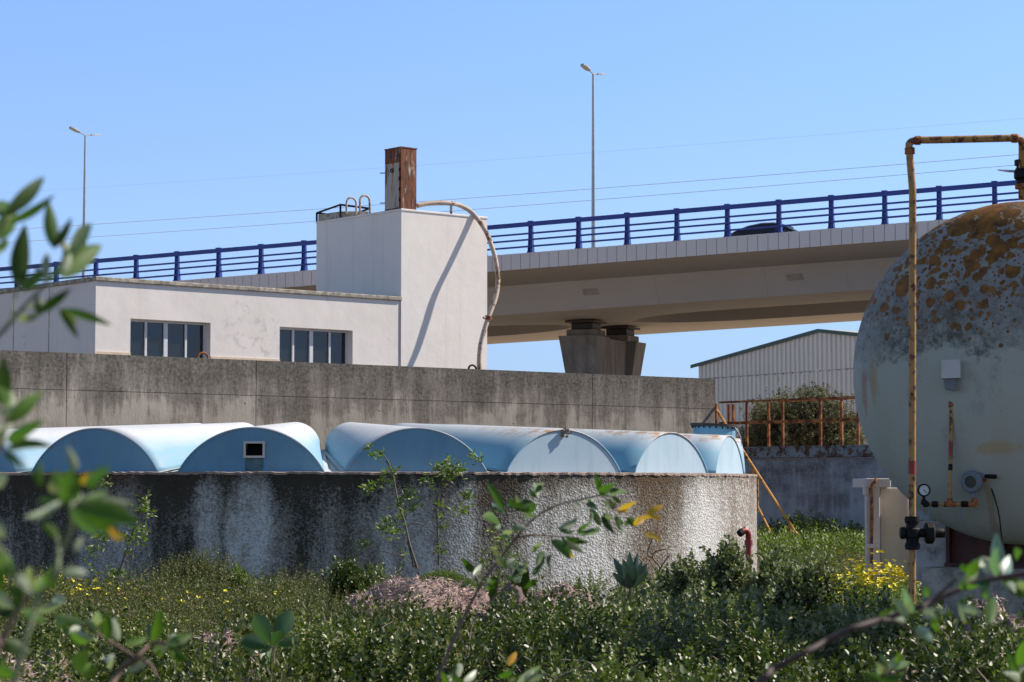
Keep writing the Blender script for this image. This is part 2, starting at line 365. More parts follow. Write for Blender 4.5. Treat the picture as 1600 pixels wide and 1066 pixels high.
# big tank: object space, origin at the tank's centre, radius 1
def tankmat():
    a = NT('weathered_tank_paint', (.4, .4, .4), .62, spec=.35)
    zz = a.sep(a.tc.outputs['Object'])[2]
    n = a.noise(2.6, 8, .7); nf = a.noise(26, 8, .8); nm = a.noise(8, 8, .75)
    edge = a.math('ADD', zz, a.math('MULTIPLY', a.math('SUBTRACT', n, .5), .9))
    edge = a.math('ADD', edge, a.math('MULTIPLY', a.math('SUBTRACT', nf, .5), .25))
    low = a.mix(a.noise(1.4, 5), (.34, .36, .31), (.43, .445, .39))
    low = a.mix(a.math('MULTIPLY', a.ramp(a.noise(1, 5, .6, a.vec('Object', (3, 3, .4))), [(.5, 0), (.7, 1)]), .35), low, (.33, .31, .21))
    gb = a.ramp(a.noise(3.2, 8, .78, a.vec('Object', (1, 1, .6), (2, 0, 0))), [(.55, 0), (.68, 1)])
    low = a.mix(a.math('MULTIPLY', gb, .6), low, (.20, .22, .23))
    up = a.mix(a.ramp(nm, [(.35, 0), (.7, 1)]), (.16, .17, .168), (.34, .35, .34))
    up = a.mix(a.math('MULTIPLY', a.ramp(nf, [(.57, 0), (.67, 1)]), .4), up, (.07, .075, .08))
    c = a.mix(a.ramp(edge, [(-.05, 0), (.34, 1)]), low, up)
    band = a.math('MULTIPLY', a.ramp(edge, [(.03, 0), (.10, 1), (.34, .7), (.50, 0)]), a.ramp(a.noise(14, 8, .8), [(.40, 0), (.58, 1)]))
    band = a.math('MULTIPLY', band, a.ramp(a.noise(1.3, 3, .5, a.vec('Object', (1, 1, .4), (5, 2, 0))), [(.38, .1), (.56, 1)]))
    c = a.mix(a.math('MULTIPLY', band, .92), c, (.035, .036, .028))
    sp = a.ramp(a.noise(60, 4, .7), [(.66, 0), (.70, 1)])
    c = a.mix(a.math('MULTIPLY', sp, .7), c, (.04, .035, .03))
    # lichen: round orange colonies that crowd towards the crown
    z3 = a.ramp(zz, [(.05, 0), (.25, .42), (.60, .62), (1.0, .82)])
    wv = a.n.new('ShaderNodeVectorMath'); wv.operation = 'ADD'
    nn = a.n.new('ShaderNodeTexNoise'); nn.inputs['Scale'].default_value = 9; nn.inputs['Detail'].default_value = 3
    a.l.new(a.tc.outputs['Object'], nn.inputs['Vector'])
    sc = a.n.new('ShaderNodeVectorMath'); sc.operation = 'SCALE'; sc.inputs['Scale'].default_value = .07
    a.l.new(nn.outputs[1], sc.inputs[0]); a.l.new(a.tc.outputs['Object'], wv.inputs[0]); a.l.new(sc.outputs[0], wv.inputs[1])
    tot = None
    for scl, wid in ((6.5, .44), (12, .44), (22, .42), (44, .42)):
        vd = a.vor(scl, wv.outputs[0]); vc = a.sep(a.vor(scl, wv.outputs[0], out='Color'))[0]
        rad = a.math('MULTIPLY', a.math('MULTIPLY', vc, z3), 1.15 * wid / .5)
        rad = a.math('SUBTRACT', rad, .03)
        k = a.ramp(a.math('SUBTRACT', a.math('ADD', rad, a.math('MULTIPLY', a.math('SUBTRACT', nf, .5), .18)), vd), [(.0, 0), (.04, 1)])
        tot = k if tot is None else a.math('MAXIMUM', tot, k)
    crown = a.ramp(a.math('ADD', zz, a.math('MULTIPLY', a.math('SUBTRACT', nm, .5), .5)), [(.88, 0), (1.02, 1)])
    tot = a.math('MAXIMUM', tot, crown)
    patch = a.math('MULTIPLY', a.ramp(a.noise(2.1, 4, .6, a.vec('Object', (1, 1, 1), (7, 0, 3))), [(.55, 0), (.64, 1)]), a.math('MULTIPLY', a.ramp(zz, [(.02, 0), (.15, 1), (.5, .3)]), a.ramp(nf, [(.45, 0), (.55, 1)])))
    tot = a.math('MAXIMUM', tot, a.math('MULTIPLY', patch, .8))
    lic = a.mix(a.ramp(a.noise(15, 6, .7), [(.35, 0), (.65, 1)]), (.075, .036, .010), (.27, .115, .018))
    c = a.mix(tot, c, lic)
    a.tank_c = c
    # a few rust runs with places of their own
    for (cx, cz, w, h_, colr) in ((-.875, -.10, .028, .20, (.30, .06, .02)), (-.80, -.06, .03, .14, (.38, .22, .08)), (-.12, -.83, .03, .25, (.30, .2, .08)), (-.02, -.45, .16, .05, (.42, .26, .10))):
        xx, yy, z_ = a.sep(a.tc.outputs['Object'])
        sx = a.math('ADD', a.math('MULTIPLY', xx, TX.x), a.math('MULTIPLY', yy, TX.y))
        dx = a.math('DIVIDE', a.math('ABSOLUTE', a.math('SUBTRACT', sx, cx)), w)
        dz = a.math('DIVIDE', a.math('ABSOLUTE', a.math('SUBTRACT', z_, cz)), h_)
        d = a.math('ADD', a.math('ADD', a.math('MULTIPLY', dx, dx), a.math('MULTIPLY', dz, dz)), a.math('MULTIPLY', a.math('SUBTRACT', nm, .5), 4.0))
        c = a.mix(a.math('MULTIPLY', a.ramp(d, [(.2, 1), (1.3, 0)]), .5), c, colr)
    a.col(c); a.bump(nf, .25, .006); a.bump(tot, .5, .012)
    return a.m
TX = Vector((.985, -.17, 0))

# foliage
def leafmat(name, c1, c2, trans=.35, rough=.45, pale=None, spec=.5, objvar=False):
    a = NT(name, c1, rough, spec=spec)
    g = a.n.new('ShaderNodeNewGeometry')
    c = a.ramp(g.outputs['Random Per Island'], [(0, c1), (1, c2)])
    if pale: c = a.ramp(g.outputs['Random Per Island'], [(0, c1), (.80, c2), (.93, pale)])
    c = a.mix(a.math('MULTIPLY', a.noise(1.1, 3), .5), c, tuple(x * .55 for x in c1)) if objvar else c
    a.col(c)
    tr = a.n.new('ShaderNodeBsdfTranslucent'); ms = a.n.new('ShaderNodeMixShader'); ms.inputs[0].default_value = trans
    hs = a.mix(1.0, c, (1.0, 1.25, .45), 'MULTIPLY'); a.l.new(hs, tr.inputs[0])
    out = a.n['Material Output']; a.l.new(a.p.outputs[0], ms.inputs[1]); a.l.new(tr.outputs[0], ms.inputs[2]); a.l.new(ms.outputs[0], out.inputs[0])
    return a.m
MT['leaf_a'] = leafmat('glossy_green_leaf', (.034, .056, .010), (.115, .150, .028), .20, .42, (.19, .21, .09), objvar=True)
MT['leaf_grey'] = leafmat('grey_green_leaf', (.085, .105, .045), (.18, .20, .10), .25, .5, (.34, .35, .24))
MT['leaf_fine'] = leafmat('fine_olive_leaf', (.055, .068, .018), (.15, .16, .05), .3, .6, (.36, .30, .15), objvar=True)
MT['leaf_small'] = leafmat('small_fresh_leaf', (.065, .095, .015), (.14, .18, .035), .3, .45, (.28, .28, .12))
MT['leaf_weed'] = leafmat('fresh_weed_leaf', (.09, .13, .03), (.19, .23, .07), .4, .5)
MT['leaf_moss'] = leafmat('bright_cushion_leaf', (.09, .14, .022), (.16, .21, .045), .35, .6)
MT['leaf_sap'] = leafmat('sapling_leaf', (.10, .15, .03), (.20, .25, .07), .4, .5)
MT['leaf_big'] = leafmat('broad_leaf', (.050, .105, .045), (.08, .15, .065), .35, .45)
MT['leaf_agave'] = leafmat('blue_green_rosette_leaf', (.05, .095, .075), (.08, .13, .10), .12, .45)
MT['leaf_bush'] = leafmat('dusty_bush_leaf', (.048, .048, .022), (.125, .118, .058), .25, .6, (.24, .20, .14))
MT['leaf_fg'] = leafmat('near_leaf_green', (.045, .105, .014), (.085, .165, .026), .45, .55, spec=.3)
MT['leaf_fgd'] = leafmat('near_leaf_dark', (.025, .058, .012), (.045, .085, .020), .35, .55, spec=.25)
MT['leaf_fgp'] = leafmat('near_leaf_pale', (.24, .29, .19), (.36, .40, .29), .25, .4)
MT['leaf_fgy'] = leafmat('near_leaf_yellow', (.46, .25, .02), (.55, .33, .04), .4, .5)
MT['leaf_fgt'] = leafmat('near_leaf_teal', (.16, .27, .23), (.22, .34, .28), .3, .35)
MT['twig'] = simple('brown_twig', (.15, .10, .08), .8, var=.3, scale=30)
MT['twig_dark'] = simple('dark_purple_stem', (.07, .045, .045), .7, var=.4, scale=30)
MT['twig_green'] = simple('green_stem', (.16, .20, .10), .7, var=.3, scale=30)
MT['bark'] = simple('grey_bark', (.16, .13, .10), .9, var=.4, scale=20)
MT['petal'] = simple('yellow_petal', (.86, .74, .03), .6, var=.15)
MT['petal_o'] = simple('orange_petal', (.80, .36, .02), .6, var=.15)
a = NT('soil', (.12, .09, .06), 1, spec=.1)
c = a.mix(a.ramp(a.noise(.5, 8, .65), [(.35, 0), (.65, 1)]), (.07, .055, .03), (.16, .12, .075))
c = a.mix(a.ramp(a.sep(a.tc.outputs['Object'])[1], [(0, 0), (1, 1)]), c, c)
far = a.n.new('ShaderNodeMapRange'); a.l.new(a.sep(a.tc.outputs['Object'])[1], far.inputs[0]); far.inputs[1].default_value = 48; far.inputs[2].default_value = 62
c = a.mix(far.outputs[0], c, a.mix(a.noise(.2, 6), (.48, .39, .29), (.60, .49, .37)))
a.col(c); a.bump(a.noise(6, 8, .7), .6, .05); MT['soil'] = a.m
a = NT('dried_seagrass', (.36, .27, .24), .95, spec=.2)
g = a.n.new('ShaderNodeNewGeometry')
c = a.ramp(g.outputs['Random Per Island'], [(0, (.24, .16, .13)), (.4, (.46, .35, .31)), (1, (.68, .55, .50))]); a.col(c); MT['straw'] = a.m
a = NT('dried_heap', (.3, .22, .2), 1, spec=.1)
a.col(a.mix(a.ramp(a.noise(22, 8, .8, a.vec('Object', (1, 1, 2))), [(.38, 0), (.62, 1)]), (.20, .14, .12), (.58, .45, .41))); a.bump(a.noise(30, 8, .8), 1, .05); MT['heap'] = a.m

# ------------------------------------------------------------------ leaf makers (numpy)
LEAFV = np.array([[0, 0, 0], [.30, .5, .10], [.72, .38, .10], [1, 0, 0], [.72, -.38, .10], [.30, -.5, .10]])
LEAFF = np.array([[0, 3, 2, 1], [0, 5, 4, 3]])
def norm(a): return a / np.maximum(np.linalg.norm(a, axis=-1, keepdims=True), 1e-9)
def leaf_arrays(base, d, up, length, width):
    """leaves as 6-vertex folded blades; base,d,up (n,3); length,width (n,)"""
    d = norm(d); s = norm(np.cross(up, d)); u = np.cross(d, s)
    L = length[:, None, None]; W = width[:, None, None]
    V = base[:, None, :] + d[:, None, :] * (LEAFV[None, :, 0:1] * L) + s[:, None, :] * (LEAFV[None, :, 1:2] * W) + u[:, None, :] * (LEAFV[None, :, 2:3] * W)
    droop = (LEAFV[:, 0] ** 2)[None, :, None] * L * np.array([0, 0, -.12])[None, None, :]
    return (V + droop).reshape(-1, 3)
def leaf_faces(n):
    return (LEAFF[None] + (np.arange(n) * 6)[:, None, None]).reshape(-1, 4)
def np_mesh(name, V, Fq, mat, parent=None, smooth=False):
    off = np.array(wloc(parent)) if parent is not None else 0
    V = (V - off).astype(np.float32)
    me = bpy.data.meshes.new(name)
    me.vertices.add(len(V)); me.vertices.foreach_set('co', V.ravel())
    k = Fq.shape[1]
    me.loops.add(Fq.size); me.loops.foreach_set('vertex_index', Fq.astype(np.int32).ravel())
    me.polygons.add(len(Fq)); me.polygons.foreach_set('loop_start', (np.arange(len(Fq)) * k).astype(np.int32))
    me.polygons.foreach_set('loop_total', np.full(len(Fq), k, dtype=np.int32))
    me.update(calc_edges=True); me.materials.append(mat)
    if smooth: me.polygons.foreach_set('use_smooth', [True] * len(me.polygons))
    o = bpy.data.objects.new(name, me); C.objects.link(o)
    if parent is not None: o.parent = parent
    return o
def sprig(n, h, ll, lw, spread=.06, up0=.3, up1=1.2):
    """template: leaves spiralling up a shoot"""
    i = np.arange(n); t = (i + .5) / n; az = i * 2.4 + rng.uniform(-.4, .4, n)
    r = rng.uniform(0, spread, n) * .3
    base = np.stack([np.cos(az) * r, np.sin(az) * r, t * h], 1)
    el = up0 + (up1 - up0) * t + rng.uniform(-.25, .25, n)
    d = np.stack([np.cos(az) * np.cos(el), np.sin(az) * np.cos(el), np.sin(el)], 1)
    up = np.tile([0, 0, 1.], (n, 1)) + rng.normal(0, .35, (n, 3))
    return leaf_arrays(base, d, up, ll * rng.uniform(.6, 1.15, n) * (1.1 - .45 * t), lw * rng.uniform(.7, 1.2, n))
def scatter(templates, pos, scale, tilt, nrm=None):
    out = []
    which = rng.integers(0, len(templates), len(pos))
    for k, T in enumerate(templates):
        m = which == k; p = pos[m]; n = len(p)
        if not n: continue
        yaw = rng.uniform(0, 2 * np.pi, n); ta = rng.normal(0, tilt, n); td = rng.uniform(0, 2 * np.pi, n)
        z = np.stack([np.sin(ta) * np.cos(td), np.sin(ta) * np.sin(td), np.cos(ta)], 1)
        if nrm is not None: z = norm(z * .55 + nrm[m])
        x = np.stack([np.cos(yaw), np.sin(yaw), np.zeros(n)], 1); x = norm(x - z * (x * z).sum(1)[:, None]); y = np.cross(z, x)
        M = np.stack([x, y, z], 2)
        V = np.einsum('nij,kj->nki', M, T) * scale[m][:, None, None] + p[:, None, :]
        out.append(V.reshape(-1, 3))
    V = np.concatenate(out); return V, leaf_faces(len(V) // 6)

# ------------------------------------------------------------------ world, sun, camera
SAZ, SEL = 17.0, 41.0
sdir = Vector((math.cos(R(SAZ)) * math.cos(R(SEL)), math.sin(R(SAZ)) * math.cos(R(SEL)), math.sin(R(SEL))))
w = bpy.data.worlds.new('World'); bpy.context.scene.world = w; w.use_nodes = True
nt = w.node_tree; bg = nt.nodes['Background']
sky = nt.nodes.new('ShaderNodeTexSky'); sky.sky_type = 'NISHITA'; sky.sun_disc = False
sky.sun_elevation = R(SEL); sky.sun_rotation = R(90 - SAZ); sky.air_density = 1.0; sky.dust_density = 0.0; sky.ozone_density = 3.0; sky.altitude = 0
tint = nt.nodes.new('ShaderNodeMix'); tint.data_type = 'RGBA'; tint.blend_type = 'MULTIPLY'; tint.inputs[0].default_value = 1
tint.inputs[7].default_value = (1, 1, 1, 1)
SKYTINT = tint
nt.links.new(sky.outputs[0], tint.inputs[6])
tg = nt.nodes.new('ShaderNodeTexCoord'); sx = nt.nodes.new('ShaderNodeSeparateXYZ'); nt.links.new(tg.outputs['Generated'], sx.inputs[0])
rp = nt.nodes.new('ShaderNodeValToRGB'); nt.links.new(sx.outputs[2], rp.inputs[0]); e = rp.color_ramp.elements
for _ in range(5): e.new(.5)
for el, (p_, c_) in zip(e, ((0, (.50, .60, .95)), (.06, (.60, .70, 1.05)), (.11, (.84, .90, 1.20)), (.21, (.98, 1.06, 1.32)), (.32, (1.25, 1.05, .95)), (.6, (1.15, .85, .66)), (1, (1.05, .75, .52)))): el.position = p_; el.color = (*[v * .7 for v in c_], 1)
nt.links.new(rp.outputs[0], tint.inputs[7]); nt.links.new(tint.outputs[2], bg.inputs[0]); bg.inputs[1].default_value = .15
sl = bpy.data.lights.new('sun', 'SUN'); sl.energy = 5.0; sl.angle = R(.53); sl.color = (1, .91, .80)
so = bpy.data.objects.new('sun', sl); C.objects.link(so); so.rotation_euler = (-sdir).to_track_quat('-Z', 'Y').to_euler(); so.location = (20, 0, 30)
cd = bpy.data.cameras.new('camera'); cam = bpy.data.objects.new('camera', cd); C.objects.link(cam)
cd.sensor_width = 36; cd.lens = 36 * F / 1600; cd.clip_end = 3000; cd.clip_start = .05
cam.rotation_euler = (math.pi / 2 + TH, 0, 0)
cd.dof.use_dof = True; cd.dof.focus_distance = 36; cd.dof.aperture_fstop = 9.5; cd.dof.aperture_blades = 7
sc = bpy.context.scene; sc.camera = cam
sc.view_settings.view_transform = 'Standard'; sc.view_settings.look = 'None'; sc.view_settings.gamma = 1
sc.view_settings.exposure = .45
sc.cycles.use_denoising = True
sc.cycles.max_bounces = 8; sc.cycles.diffuse_bounces = 4; sc.cycles.transmission_bounces = 4; sc.cycles.glossy_bounces = 3

# ------------------------------------------------------------------ ground
def ground_z(x, y):
    return -1.68 + .42 * (1 / (1 + np.exp(-(y - 40) / 2.5)))
xs = np.concatenate([[-400, -150, -60], np.linspace(-22, 22, 60), [60, 150, 400]]); ys = np.concatenate([[-60, -10], np.linspace(0, 64, 90), [90, 150, 300, 900]])
GX, GY = np.meshgrid(xs, ys, indexing='ij'); GZ = ground_z(GX, GY) + .04 * np.sin(GX * 1.3 + GY * .7) * np.cos(GY * .9)
V = np.stack([GX, GY, GZ], 2).reshape(-1, 3); nx, ny = len(xs), len(ys)
I = (np.arange(nx - 1)[:, None] * ny + np.arange(ny - 1)[None]).ravel()
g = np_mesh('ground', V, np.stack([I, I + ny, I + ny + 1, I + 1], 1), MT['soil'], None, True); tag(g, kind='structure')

# ------------------------------------------------------------------ axes of the works
t_ = Vector((.766, .643, 0)); n_ = Vector((.643, -.766, 0)); b_ = -n_; Z = Vector((0, 0, 1))

# ---- building
CB = -46.0
A = PP(150, 432, n_, CB); ztop = A.z; A0 = Vector((A.x, A.y, 0))
def aa(px, py, c=CB):
    p = PP(px, py, n_, c); return (p - A0).dot(t_), p.z
aT = aa(625, 463)[0]; aE = aa(760, 350)[0]; zT = aa(626, 326)[1]; zG = -1.45
bt = thing('white_building', A0 + Z * zG, 'low white rendered building with two sliding windows behind the concrete wall', 'building')
W1 = (aa(204, 496)[0], aa(329, 503)[0], zG + 2.3, aa(204, 496)[1]); W2 = (aa(437, 512)[0], aa(551, 518)[0], zG + 2.3, aa(437, 512)[1])
zs = .5 * (W1[3] + W2[3]); zb = zat(592, 55.0)
W1 = (W1[0], W1[1], zb, zs); W2 = (W2[0], W2[1], zb, zs)
M = frame(A0, t_, b_, Z)
mb = MB(); DEP = .40
us = [0, W1[0], W1[1], W2[0], W2[1], aT]; zv = [zG, zb, zs, ztop - .10]
for i in range(5):
    for j in range(3):
        if j == 1 and i in (1, 3): continue
        mb.add([M @ Vector(p) for p in ((us[i], 0, zv[j]), (us[i+1], 0, zv[j]), (us[i+1], 0, zv[j+1]), (us[i], 0, zv[j+1]))], [(0, 1, 2, 3)])
for w_ in (W1, W2):
    x0, x1, z0, z1 = w_
    for q in (((x0, 0, z0), (x0, DEP, z0), (x0, DEP, z1), (x0, 0, z1)), ((x1, 0, z0), (x1, DEP, z0), (x1, DEP, z1), (x1, 0, z1)),
              ((x0, 0, z1), (x1, 0, z1), (x1, DEP, z1), (x0, DEP, z1)), ((x0, 0, z0), (x1, 0, z0), (x1, DEP, z0), (x0, DEP, z0))):
        mb.add([M @ Vector(p) for p in q], [(0, 1, 2, 3)])
BD = 13.0
mb.add([M @ Vector(p) for p in ((0, 0, zG), (0, BD, zG), (0, BD, ztop - .10), (0, 0, ztop - .10))], [(0, 1, 2, 3)])
mb.add([M @ Vector(p) for p in ((0, BD, zG), (aT, BD, zG), (aT, BD, ztop - .10), (0, BD, ztop - .10))], [(0, 1, 2, 3)])
mb.add([M @ Vector(p) for p in ((aT, 3.7, zG), (aT, BD, zG), (aT, BD, ztop - .10), (aT, 3.7, ztop - .10))], [(0, 1, 2, 3)])
mb.build('wall', MT['render'], bt)
# joints on the shaded side wall
mb = MB()
for d in (2.15, 3.9, 5.7): mb.box((-.008, d, zG), (.0, d + .025, ztop - .12), M)
mb.build('wall_joint', MT['coping'], bt)
mb = MB(); mb.box((-.04, -.06, ztop - .10), (aT + .03, .16, ztop), M, .015); mb.box((-.06, .16, ztop - .10), (.16, BD, ztop), M, .015)
mb.build('coping', MT['coping'], bt)
MB().box((.12, .14, ztop - .35), (aT - .02, BD - .05, ztop - .2), M).build('roof', MT['roof'], bt)
zband = aa(180, 550.5)[1]
mb = MB(); mb.box((-.03, -.03, zG), (W1[0] - .002, -.0005, zband), M); mb.box((W1[1] + .002, -.03, zG), (W2[0] - .002, -.0005, zband), M)
mb.box((W2[1] + .002, -.03, zG), (aT, -.0005, zband - .12), M)
mb.build('plinth', MT['band'], bt)
for wi, (x0, x1, z0, z1) in enumerate((W1, W2)):
    W = x1 - x0; ww = W * (.93 if wi == 0 else .93)
    fr = MB(); d0, d1 = .20, .26
    T = .035
    fr.box((x0, d0, z1 - .05), (x1, d1, z1), M); fr.box((x0, d0, z0), (x1, d1, z0 + .05), M)
    fr.box((x0, d0, z0 + .05), (x0 + T, d1, z1 - .05), M); fr.box((x1 - .06, d0, z0 + .05), (x1, d1, z1 - .05), M)
    for k, th in ((.245, .025), (.49, .05), (.745, .025)):
        fr.box((x0 + W * k - th, d0 - .01, z0 + .05), (x0 + W * k + th, d1 - .012, z1 - .05), M)
    fo = fr.build('window', MT['frame'], bt)
    MB().box((x0 + T, .235, z0 + .05), (x1 - .06, .241, z1 - .05), M).build('pane', MT['glass'], fo)
    MB().box((x0 + .01, .6, z0 - .5), (x1 + .4, .62, z1 + .1), M).build('interior', MT['dark'], fo)
# tower
tt = thing('white_tower', M @ Vector((aT, 0, zG)), 'tall white block with a curved pipe shadow on its sunny wall', 'tower')
mb = MB(); mb.box((aT + .012, -.03, zG), (aE, 3.68, zT - .06), M); mb.build('wall', MT['render2'], tt)
mb = MB(); mb.box((aT - .012, -.05, zT - .06), (aE + .02, 3.70, zT), M, .012); mb.build('roof', MT['render2'], tt)
# chimney
hC = aa(626, 229)[1]; wC = aa(651, 229)[0] - aa(626.5, 229)[0]
ch = thing('rusty_duct', M @ Vector((aT, 0, zT)), 'square rusted sheet metal duct standing on the corner of the white tower', 'duct')
x0, x1, y0, y1 = aT + .0, aT + wC, -.02, .66
MB().box((x0, y0, zT + .002), (x1, y1, hC - .03), M, .006).build('casing', MT['rust_sheet'], ch)
mb = MB(); mb.box((x0 - .012, y0 - .012, hC - .03), (x1 + .012, y1 + .012, hC), M); mb.build('rim', MT['rust_sheet'], ch)
dm = MB(); dm.box((x0 - .018, y0 + .06, zT + .03), (x0 - .002, y1 - .03, zT + 1.18), M)
dd = dm.build('door', MT['rust_sheet2'], ch)
mb = MB()
for s in range(14):
    an = s / 14 * 6.283; mb.box((x0 - .03, .33 + .055 * math.cos(an) - .016, zT + 1.0 + .04 * math.sin(an) - .014), (x0 - .019, .33 + .055 * math.cos(an) + .016, zT + 1.0 + .04 * math.sin(an) + .014), M)
mb.build('handle', MT['black_fit'], dd)
for zz in (.18, .72, .95, .45):
    MB().box((x0 - .03, y0 + .02, zT + zz), (x0 - .003, y0 + .055, zT + zz + .09), M).build('hinge', MT['black_fit'], ch)
for zz in (.97, .20):
    MB().tube([M @ Vector((x0 - .0, y1 - .02, zT + zz)), M @ Vector((x0 - .05, y1 + .13, zT + zz + .01))], .013, 6).build('latch', MT['black_fit'], ch)
for px in (612, 640): MB().cyl(M @ Vector((x0 - .012, .12 + (.3 if px < 620 else 0), hC - .22)), M @ Vector((x0 - .002, .12 + (.3 if px < 620 else 0), hC - .22)), .055, 12).build('bolt_plate', MT['rust_dark'], ch)
# roof hatch frame with hoops: on the tower's roof at the left end
hf = thing('roof_hatch', M @ Vector((aT + .2, 2.4, zT)), 'low black framed hatch at the left end of the tower roof', 'hatch')
hx0, hx1, hy0, hy1 = aT + .02, aT + .62, 1.05, 3.62
mb = MB()
ca, cb_, cc = P(495, 333, 60.4), P(532, 320, 59.65), P(578, 326, 59.7)
cr = [ca, cb_, cc, ca + cc - cb_]
for i in range(4): mb.tube([cr[i], cr[(i + 1) % 4]], .028, 6)
for p in cr: mb.tube([p, Vector((p.x, p.y, zT))], .028, 6)
mb.build('frame', MT['black_fit'], hf)
mid_h = (ca + cc) * .5
MB().add([Vector((mid_h.x + (p.x - mid_h.x) * .94, mid_h.y + (p.y - mid_h.y) * .94, z)) for z in (zT + .002, zT + .17) for p in cr], [(0, 1, 2, 3), (4, 5, 6, 7), (0, 1, 5, 4), (1, 2, 6, 5), (2, 3, 7, 6), (3, 0, 4, 7)]).build('lid', MT['coping'], hf)
for i, (px) in enumerate((549, 570)):
    c0 = PP(px, 328, n_, CB - (1.75 if i == 0 else 1.15)); r = .155
    base = Vector((c0.x, c0.y, zT)); pts = []
    pts.append(base - t_ * r * .8 - b_ * .0); 
    hh = .27
    pts = [base - t_ * r + Z * 0.0, base - t_ * r + Z * hh * .6]
    for k in range(0, 13):
        an = math.pi - math.pi * k / 12; pts.append(base + t_ * (r * math.cos(an)) + Z * (hh + r * math.sin(an)))
    pts += [base + t_ * r + Z * hh * .6, base + t_ * r]
    hp = MB().tube(pts, .028, 8).build('ladder_hoop', MT['rust_pipe'], None, 40)
    tag(hp, ['left one of two rusty ladder hoops standing on the white tower roof', 'right one of two rusty ladder hoops, nearer the rusted duct'][i], 'ladder hoop', 'hoops on the tower roof')
# hose
def cat(pts, n=8):
    out = []
    q = [pts[0]] + list(pts) + [pts[-1]]
    for i in range(1, len(q) - 2):
        for k in range(n):
            s = k / n; p0, p1, p2, p3 = q[i-1], q[i], q[i+1], q[i+2]
            out.append(.5 * ((2 * p1) + (p2 - p0) * s + (2 * p0 - 5 * p1 + 4 * p2 - p3) * s * s + (3 * p1 - p0 - 3 * p2 + p3) * s ** 3))
    out.append(pts[-1]); return out
HO = [(652, 321.5, -.12), (672, 318, -.06), (700, 317.5, .03), (718, 321, -.05), (738, 333, .03), (757, 358, .35), (768, 384, .62), (775, 410, .76), (778, 440, .88), (774, 466, .97), (763, 496, 1.02), (753, 530, 1.03), (749, 560, 1.03), (748, 640, 1.03)]
hpts = cat([PP(x, y, n_, CB + d) for x, y, d in HO])
hs = thing('curved_pipe', hpts[0], 'long rusty pipe bending from the tower roof down past its right edge', 'pipe')
MB().tube(hpts, .062, 10).build('pipe', MT['rust_pipe'], hs, 50)
pc = PP(763, 497, n_, CB + 1.02); MB().lathe([(.06, -.05), (.095, -.05), (.095, .05), (.06, .05)], axisM(pc, (.2, 0, 1)), 16).build('clamp', MT['orange_fit'], hs)
MB().tube([pc - t_ * .16, pc], .035, 8).build('bracket', MT['rust_pipe'], hs)
pc = PP(705, 319, n_, CB + .03); mb = MB(); mb.tube([pc, Vector((pc.x, pc.y, zT))], .035, 8); mb.box((-.09, -.05, -.03), (.09, .05, .03), Matrix.Translation(pc)); mb.build('support', MT['rust_pipe'], hs)
# small hoops peeping above the concrete wall
for i, (px, py, r, m_) in enumerate(((738, 577, .10, 'black_fit'), (317, 559, .11, 'orange_fit'))):
    c0 = PP(px, py, n_, CB + 1.6); pts = [c0 + t_ * (r * 1.2 * math.cos(k / 12 * math.pi)) + Z * r * math.sin(k / 12 * math.pi) for k in range(13)]
    pts = [pts[0] - Z * 1.5] + pts + [pts[-1] - Z * 1.5]
    o = MB().tube(pts, .026, 8).build('pipe_hoop', MT[m_], None, 50)
    tag(o, ['small black pipe hoop peeping over the concrete wall below the tower', 'small rusty pipe hoop peeping over the wall at the left window'][i], 'pipe hoop')

# ---- concrete wall (the big square tank)
CW = -39.3
t_, n_, b_ = Vector((.788, .616, 0)), Vector((.616, -.788, 0)), Vector((-.616, .788, 0))
zW = PP(1115, 592, n_, CW).z
p1 = PP(1117, 640, n_, CW); p0 = PP(-140, 640, n_, CW); L = (p1 - p0).dot(t_)
MW = frame(Vector((p0.x, p0.y, 0)), t_, b_, Z)
def uvwall(mb, M, x0, x1, y, z0, z1, top, nx=1):
    vs = []; uv = []
    for x in (x0, x1):
        for z in (z0, z1): vs.append(M @ Vector((x, y, z))); uv.append((x, top - z))
    mb.add(vs, [(0, 2, 3, 1)], uv)
mb = MB(); zg = -1.6
pans = [0]
for px in (104, 400, 925): pans.append((PP(px, 600, n_, CW) - p0).dot(t_))
pans.append(L)
zl = PP(700, 627, n_, CW).z
for i in range(len(pans) - 1):
    gp = .008; x0, x1 = pans[i] + gp, pans[i + 1] - gp
    for (za, zc) in ((zl + .006, zW), (zg, zl - .006)):
        uvwall(mb, MW, x0, x1, 0, za, zc, zW)
        for q in (((x0, 0, za), (x0, .05, za), (x0, .05, zc), (x0, 0, zc)), ((x1, 0, za), (x1, .05, za), (x1, .05, zc), (x1, 0, zc)), ((x0, 0, zc), (x1, 0, zc), (x1, .05, zc), (x0, .05, zc)), ((x0, 0, za), (x1, 0, za), (x1, .05, za), (x0, .05, za))):
            mb.add([MW @ Vector(p) for p in q], [(0, 1, 2, 3)], [(p[0], zW - p[2]) for p in q])
q = [(0, .02, zg), (L, .02, zg), (L, .02, zW - .01), (0, .02, zW - .01)]; mb.add([MW @ Vector(p) for p in q], [(0, 1, 2, 3)], [(p[0], zW - p[2]) for p in q])
q = [(0, .05, zW), (L, .05, zW), (L, .38, zW), (0, .38, zW)]; mb.add([MW @ Vector(p) for p in q], [(0, 1, 2, 3)], [(p[0], p[1] + 1.5) for p in q])
